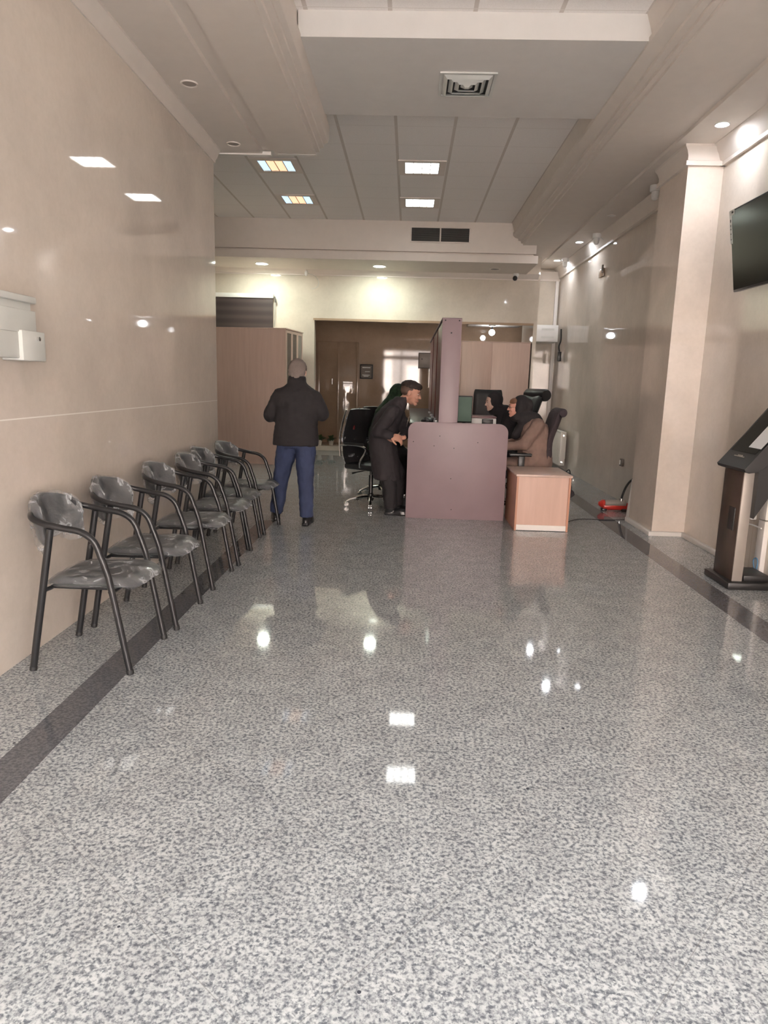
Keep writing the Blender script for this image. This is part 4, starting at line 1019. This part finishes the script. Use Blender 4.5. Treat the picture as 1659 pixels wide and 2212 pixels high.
bm = new(); tube(bm, spline([(.262, -.185, 1.13), (.25, -.20, 1.08), (.235, -.21, 1.02)]), .004, 6); obj('zip', bm, M['chrome'], t)

# ---- seated customer in dark green
O = (-.30, 9.2, 0)
t = thing('person', 'hooded woman in dark green and black seated behind the young man at the counter', 'person', O)
J = lsub(dict(pelvis=(-.34, 9.2, .60), chest=(-.30, 9.2, 1.0), neck=(-.22, 9.2, 1.18), head=(-.15, 9.2, 1.29), shR=(-.28, 9.02, 1.08), shL=(-.28, 9.38, 1.08), elR=(-.16, 8.98, .88), elL=(-.16, 9.42, .88), wrR=(-.05, 9.08, .98), wrL=(-.05, 9.32, .98),
    hipR=(-.30, 9.1, .58), hipL=(-.30, 9.3, .58), knR=(-.02, 9.1, .55), knL=(-.02, 9.3, .55), anR=(-.06, 9.1, .085), anL=(-.06, 9.3, .085)), O)
bm = new(); body_solid(bm, J, .93); hf, hu = (.95, 0, -.15), (.1, 0, 1); HC = J['head'] + V((.03, 0, .04)); head_solid(bm, HC, hf, hu, .97)
hand_solid(bm, J['wrR'], (.9, .3, .0), (0, 0, -1), 1, .3, .95); hand_solid(bm, J['wrL'], (.9, -.3, .0), (0, 0, -1), -1, .3, .95)
fused('body', bm, M['skin_pale'], t, .008, 2); face_bits(t, HC, hf, hu, .97)
bm = new()
f, u, r = frame(hf, hu); ell(bm, HC + u * .035 - f * .035, (.108, .106, .118), rotm(f, u, r)); ell(bm, HC - f * .005, (.055, .104, .105), rotm(f, u, r)); cap(bm, HC - u * .06 - f * .05, J['chest'] + V((.0, 0, .06)), .11, .15)
loft(bm, [((-.045, 0, .62), .19, .21), ((-.03, 0, .85), .18, .23), ((.0, 0, 1.02), .16, .22), ((.06, 0, 1.15), .12, .15)], 30)
fused('headscarf', bm, M['green_cloth'], t, .012, 8, (.012, 7., 2.))
bm = new()
loft(bm, [((.20, 0, .05), .17, .20), ((.20, 0, .3), .175, .2), ((.14, 0, .58), .23, .215), ((.06, 0, .66), .20, .21), ((-.02, 0, .9), .165, .215)], 30)
for k in 'LR': cap(bm, J['sh' + k], J['el' + k], .068, .06); cap(bm, J['el' + k], J['wr' + k], .058, .042)
fused('robe', bm, M['cloth_black'], t, .012, 6, (.010, 7., 5.))

# ---- staff woman in the tan coat (facing the counter)
def staff_woman(O, label, coat, skin, hood_pts, head_c, hf, sh_z=1.09, glasses=False, hair=True, chador=False):
    O = V(O); t = thing('person', label, 'person', O)
    x0 = .10
    J = dict(pelvis=V((.08, 0, .60)), chest=V((.06, 0, .97)), neck=V((.03, 0, 1.12)), head=V(head_c), shR=V((.06, .17, sh_z - .03)), shL=V((.06, -.17, sh_z - .03)), elR=V((-.07, .20, .83)), elL=V((-.075, -.20, .83)), wrR=V((-.27, .12, .80)), wrL=V((-.27, -.12, .80)),
        hipR=V((.05, .1, .58)), hipL=V((.05, -.1, .58)), knR=V((-.33, .1, .54)), knL=V((-.33, -.1, .54)), anR=V((-.33, .1, .085)), anL=V((-.33, -.1, .085)))
    hu = (-.05, 0, 1); HC = J['head']
    bm = new(); body_solid(bm, J, .93); head_solid(bm, HC, hf, hu, .98)
    hand_solid(bm, J['wrR'], (-.95, -.2, -.08), (0, 0, -1), -1, .3, .95); hand_solid(bm, J['wrL'], (-.95, .2, -.08), (0, 0, -1), 1, .3, .95)
    fused('body', bm, skin, t, .0065, 2); face_bits(t, HC, hf, hu, .98)
    f, u, r = frame(hf, hu); R = rotm(f, u, r)
    bm = new()
    loft(bm, [((.09, 0, .50), .20, .21), ((.09, 0, .62), .205, .215), ((.085, 0, .80), .19, .205), ((.075, 0, .97), .175, .205), ((.065, 0, 1.06), .14, .18), ((.05, 0, 1.12), .09, .11)], 34, 2.3)
    for k in 'LR': cap(bm, J['sh' + k] + V((.01, 0, 0)), J['el' + k], .082, .070); cap(bm, J['el' + k], J['wr' + k], .068, .046)
    for k in 'LR': tube(bm, [J['hip' + k], J['kn' + k] + V((.04, 0, .02))], [.10, .085], 16)
    fused('coat', bm, coat, t, .011, 5, (.010, 9., 3.))
    bm = new()
    for k in 'LR': tube(bm, [J['kn' + k] + V((.05, 0, .01)), J['kn' + k], J['kn' + k] + V((0, 0, -.1)), J['an' + k]], [.07, .072, .066, .06], 16)
    fused('trousers', bm, M['cloth_black'], t, .011, 4)
    for k in 'LR':
        b2 = new(); shoe(b2, J['an' + k], (-1, 0, 0), .95); fused('shoe', b2, M['shoe'], t, .008, 3)
    # hood: shell round the head, open at the face, draped on chest and shoulders
    bm = new()
    if chador:
        ell(bm, HC + u * .034 - f * .040, (.108, .104, .122), R); ell(bm, HC + u * .085 - f * .005, (.075, .075, .05), R); ell(bm, HC - u * .125 - f * .01, (.070, .075, .045), R)
        ell(bm, HC - f * .02 - u * .03, (.055, .095, .10), R)
    else:
        ell(bm, HC + u * .030 - f * .047, (.104, .102, .120), R); ell(bm, HC + u * .02 - f * .12, (.07, .08, .09), R); ell(bm, HC - u * .118 - f * .0, (.072, .07, .045), R); ell(bm, HC - f * .012 - u * .01, (.050, .099, .105), R)
    cap(bm, HC - u * .07 - f * .03, V((.055, 0, 1.06)), .085, .12)
    for a, b, ra, rb in hood_pts: cap(bm, a, b, ra, rb)
    fused('headscarf', bm, M['cloth_black'], t, .010, 6, (.006, 9., 6.))
    if hair:
        bm = new(); ell(bm, HC + u * .064 + f * .024, (.066, .071, .052), R); fused('hair', bm, M['hair_brown'], t, .008, 3)
    if glasses:
        bm = new()
        for k in (-1, 1):
            c = HC + f * .096 + r * k * .031 + u * .008
            tube(bm, [c + r * .022 * math.cos(a) + u * .016 * math.sin(a) for a in [2 * PI * i / 14 for i in range(14)]], .0016, 6, closed=True)
            tube(bm, [c + r * k * .022, HC + r * k * .074 + u * .008 + f * .01], .0016, 6)
        obj('glasses', bm, M['plastic_black'], t)
    return t
staff_woman((1.43, 8.28, 0), 'seated woman in tan coat and black headscarf behind the counter', M['tan_cloth'], M['skin_pink'],
    [(V((-.02, 0, 1.10)), V((-.15, 0, .92)), .10, .05), (V((.07, -.10, 1.07)), V((.17, -.06, .95)), .06, .06), (V((.08, .10, 1.07)), V((.17, .06, .95)), .06, .06), (V((.05, .0, 1.10)), V((.17, 0, .93)), .10, .07)],
    (-.155, 0, 1.245), (-1, -.04, -.02), 1.09, True)
staff_woman((1.34, 9.62, 0), 'seated woman wrapped in a black chador, behind the woman in tan', M['cloth_black'], M['skin_pale'],
    [(V((-.02, 0, 1.12)), V((-.13, 0, .90)), .12, .10), (V((.05, -.13, 1.08)), V((-.02, -.2, .86)), .10, .10), (V((.05, .13, 1.08)), V((-.02, .2, .86)), .10, .10), (V((.05, 0, 1.1)), V((.12, 0, .8)), .13, .14)],
    (-.195, -.02, 1.265), (-.95, -.30, -.12), 1.09, False, False, True)

# ================================================================ LIGHT, CAMERA
w = bpy.data.worlds.new('overcast_sky'); sc.world = w; w.use_nodes = True
bg = w.node_tree.nodes['Background']; bg.inputs[0].default_value = (.93, .96, 1., 1); bg.inputs[1].default_value = 9.0
p = bpy.data.lights.new('shopfront_portal', 'AREA'); p.shape = 'RECTANGLE'; p.size = 4.5; p.size_y = 3.0; p.cycles.is_portal = True
po = bpy.data.objects.new('shopfront_portal', p); COL.objects.link(po); po.location = (.45, YF - .25, 1.5); po.rotation_euler = (math.radians(90), 0, 0)

su = bpy.data.lights.new('sun', 'SUN'); su.energy = 34.; su.angle = .02; su.color = (1., .90, .82)
so = bpy.data.objects.new('sun', su); COL.objects.link(so); so.rotation_euler = V((.25, -.72, -.75)).to_track_quat('-Z', 'Y').to_euler(); so.location = (0, 5, 12)

cam = bpy.data.cameras.new('camera'); co = bpy.data.objects.new('camera', cam); COL.objects.link(co); sc.camera = co
cam.sensor_fit = 'HORIZONTAL'; cam.sensor_width = 36.; cam.lens = 1500. / 1659. * 36.; cam.clip_start = .05; cam.clip_end = 200.
ya, pi_, ro = math.radians(-1.736), math.radians(10.609), math.radians(1.611)
fw = V((math.sin(ya) * math.cos(pi_), math.cos(ya) * math.cos(pi_), -math.sin(pi_))); rt = V((math.cos(ya), -math.sin(ya), 0)); up = rt.cross(fw)
r2 = rt * math.cos(ro) + up * math.sin(ro); u2 = up * math.cos(ro) - rt * math.sin(ro)
mw = Matrix((r2, u2, -fw)).transposed().to_4x4(); mw.translation = V((0, 0, 1.5)); co.matrix_world = mw
sc.view_settings.view_transform = 'Standard'; sc.view_settings.look = 'None'; sc.view_settings.gamma = 1.; sc.view_settings.use_curve_mapping = False
sc.view_settings.exposure = 1.15
sc.cycles.max_bounces = 14; sc.cycles.diffuse_bounces = 9; sc.cycles.glossy_bounces = 6
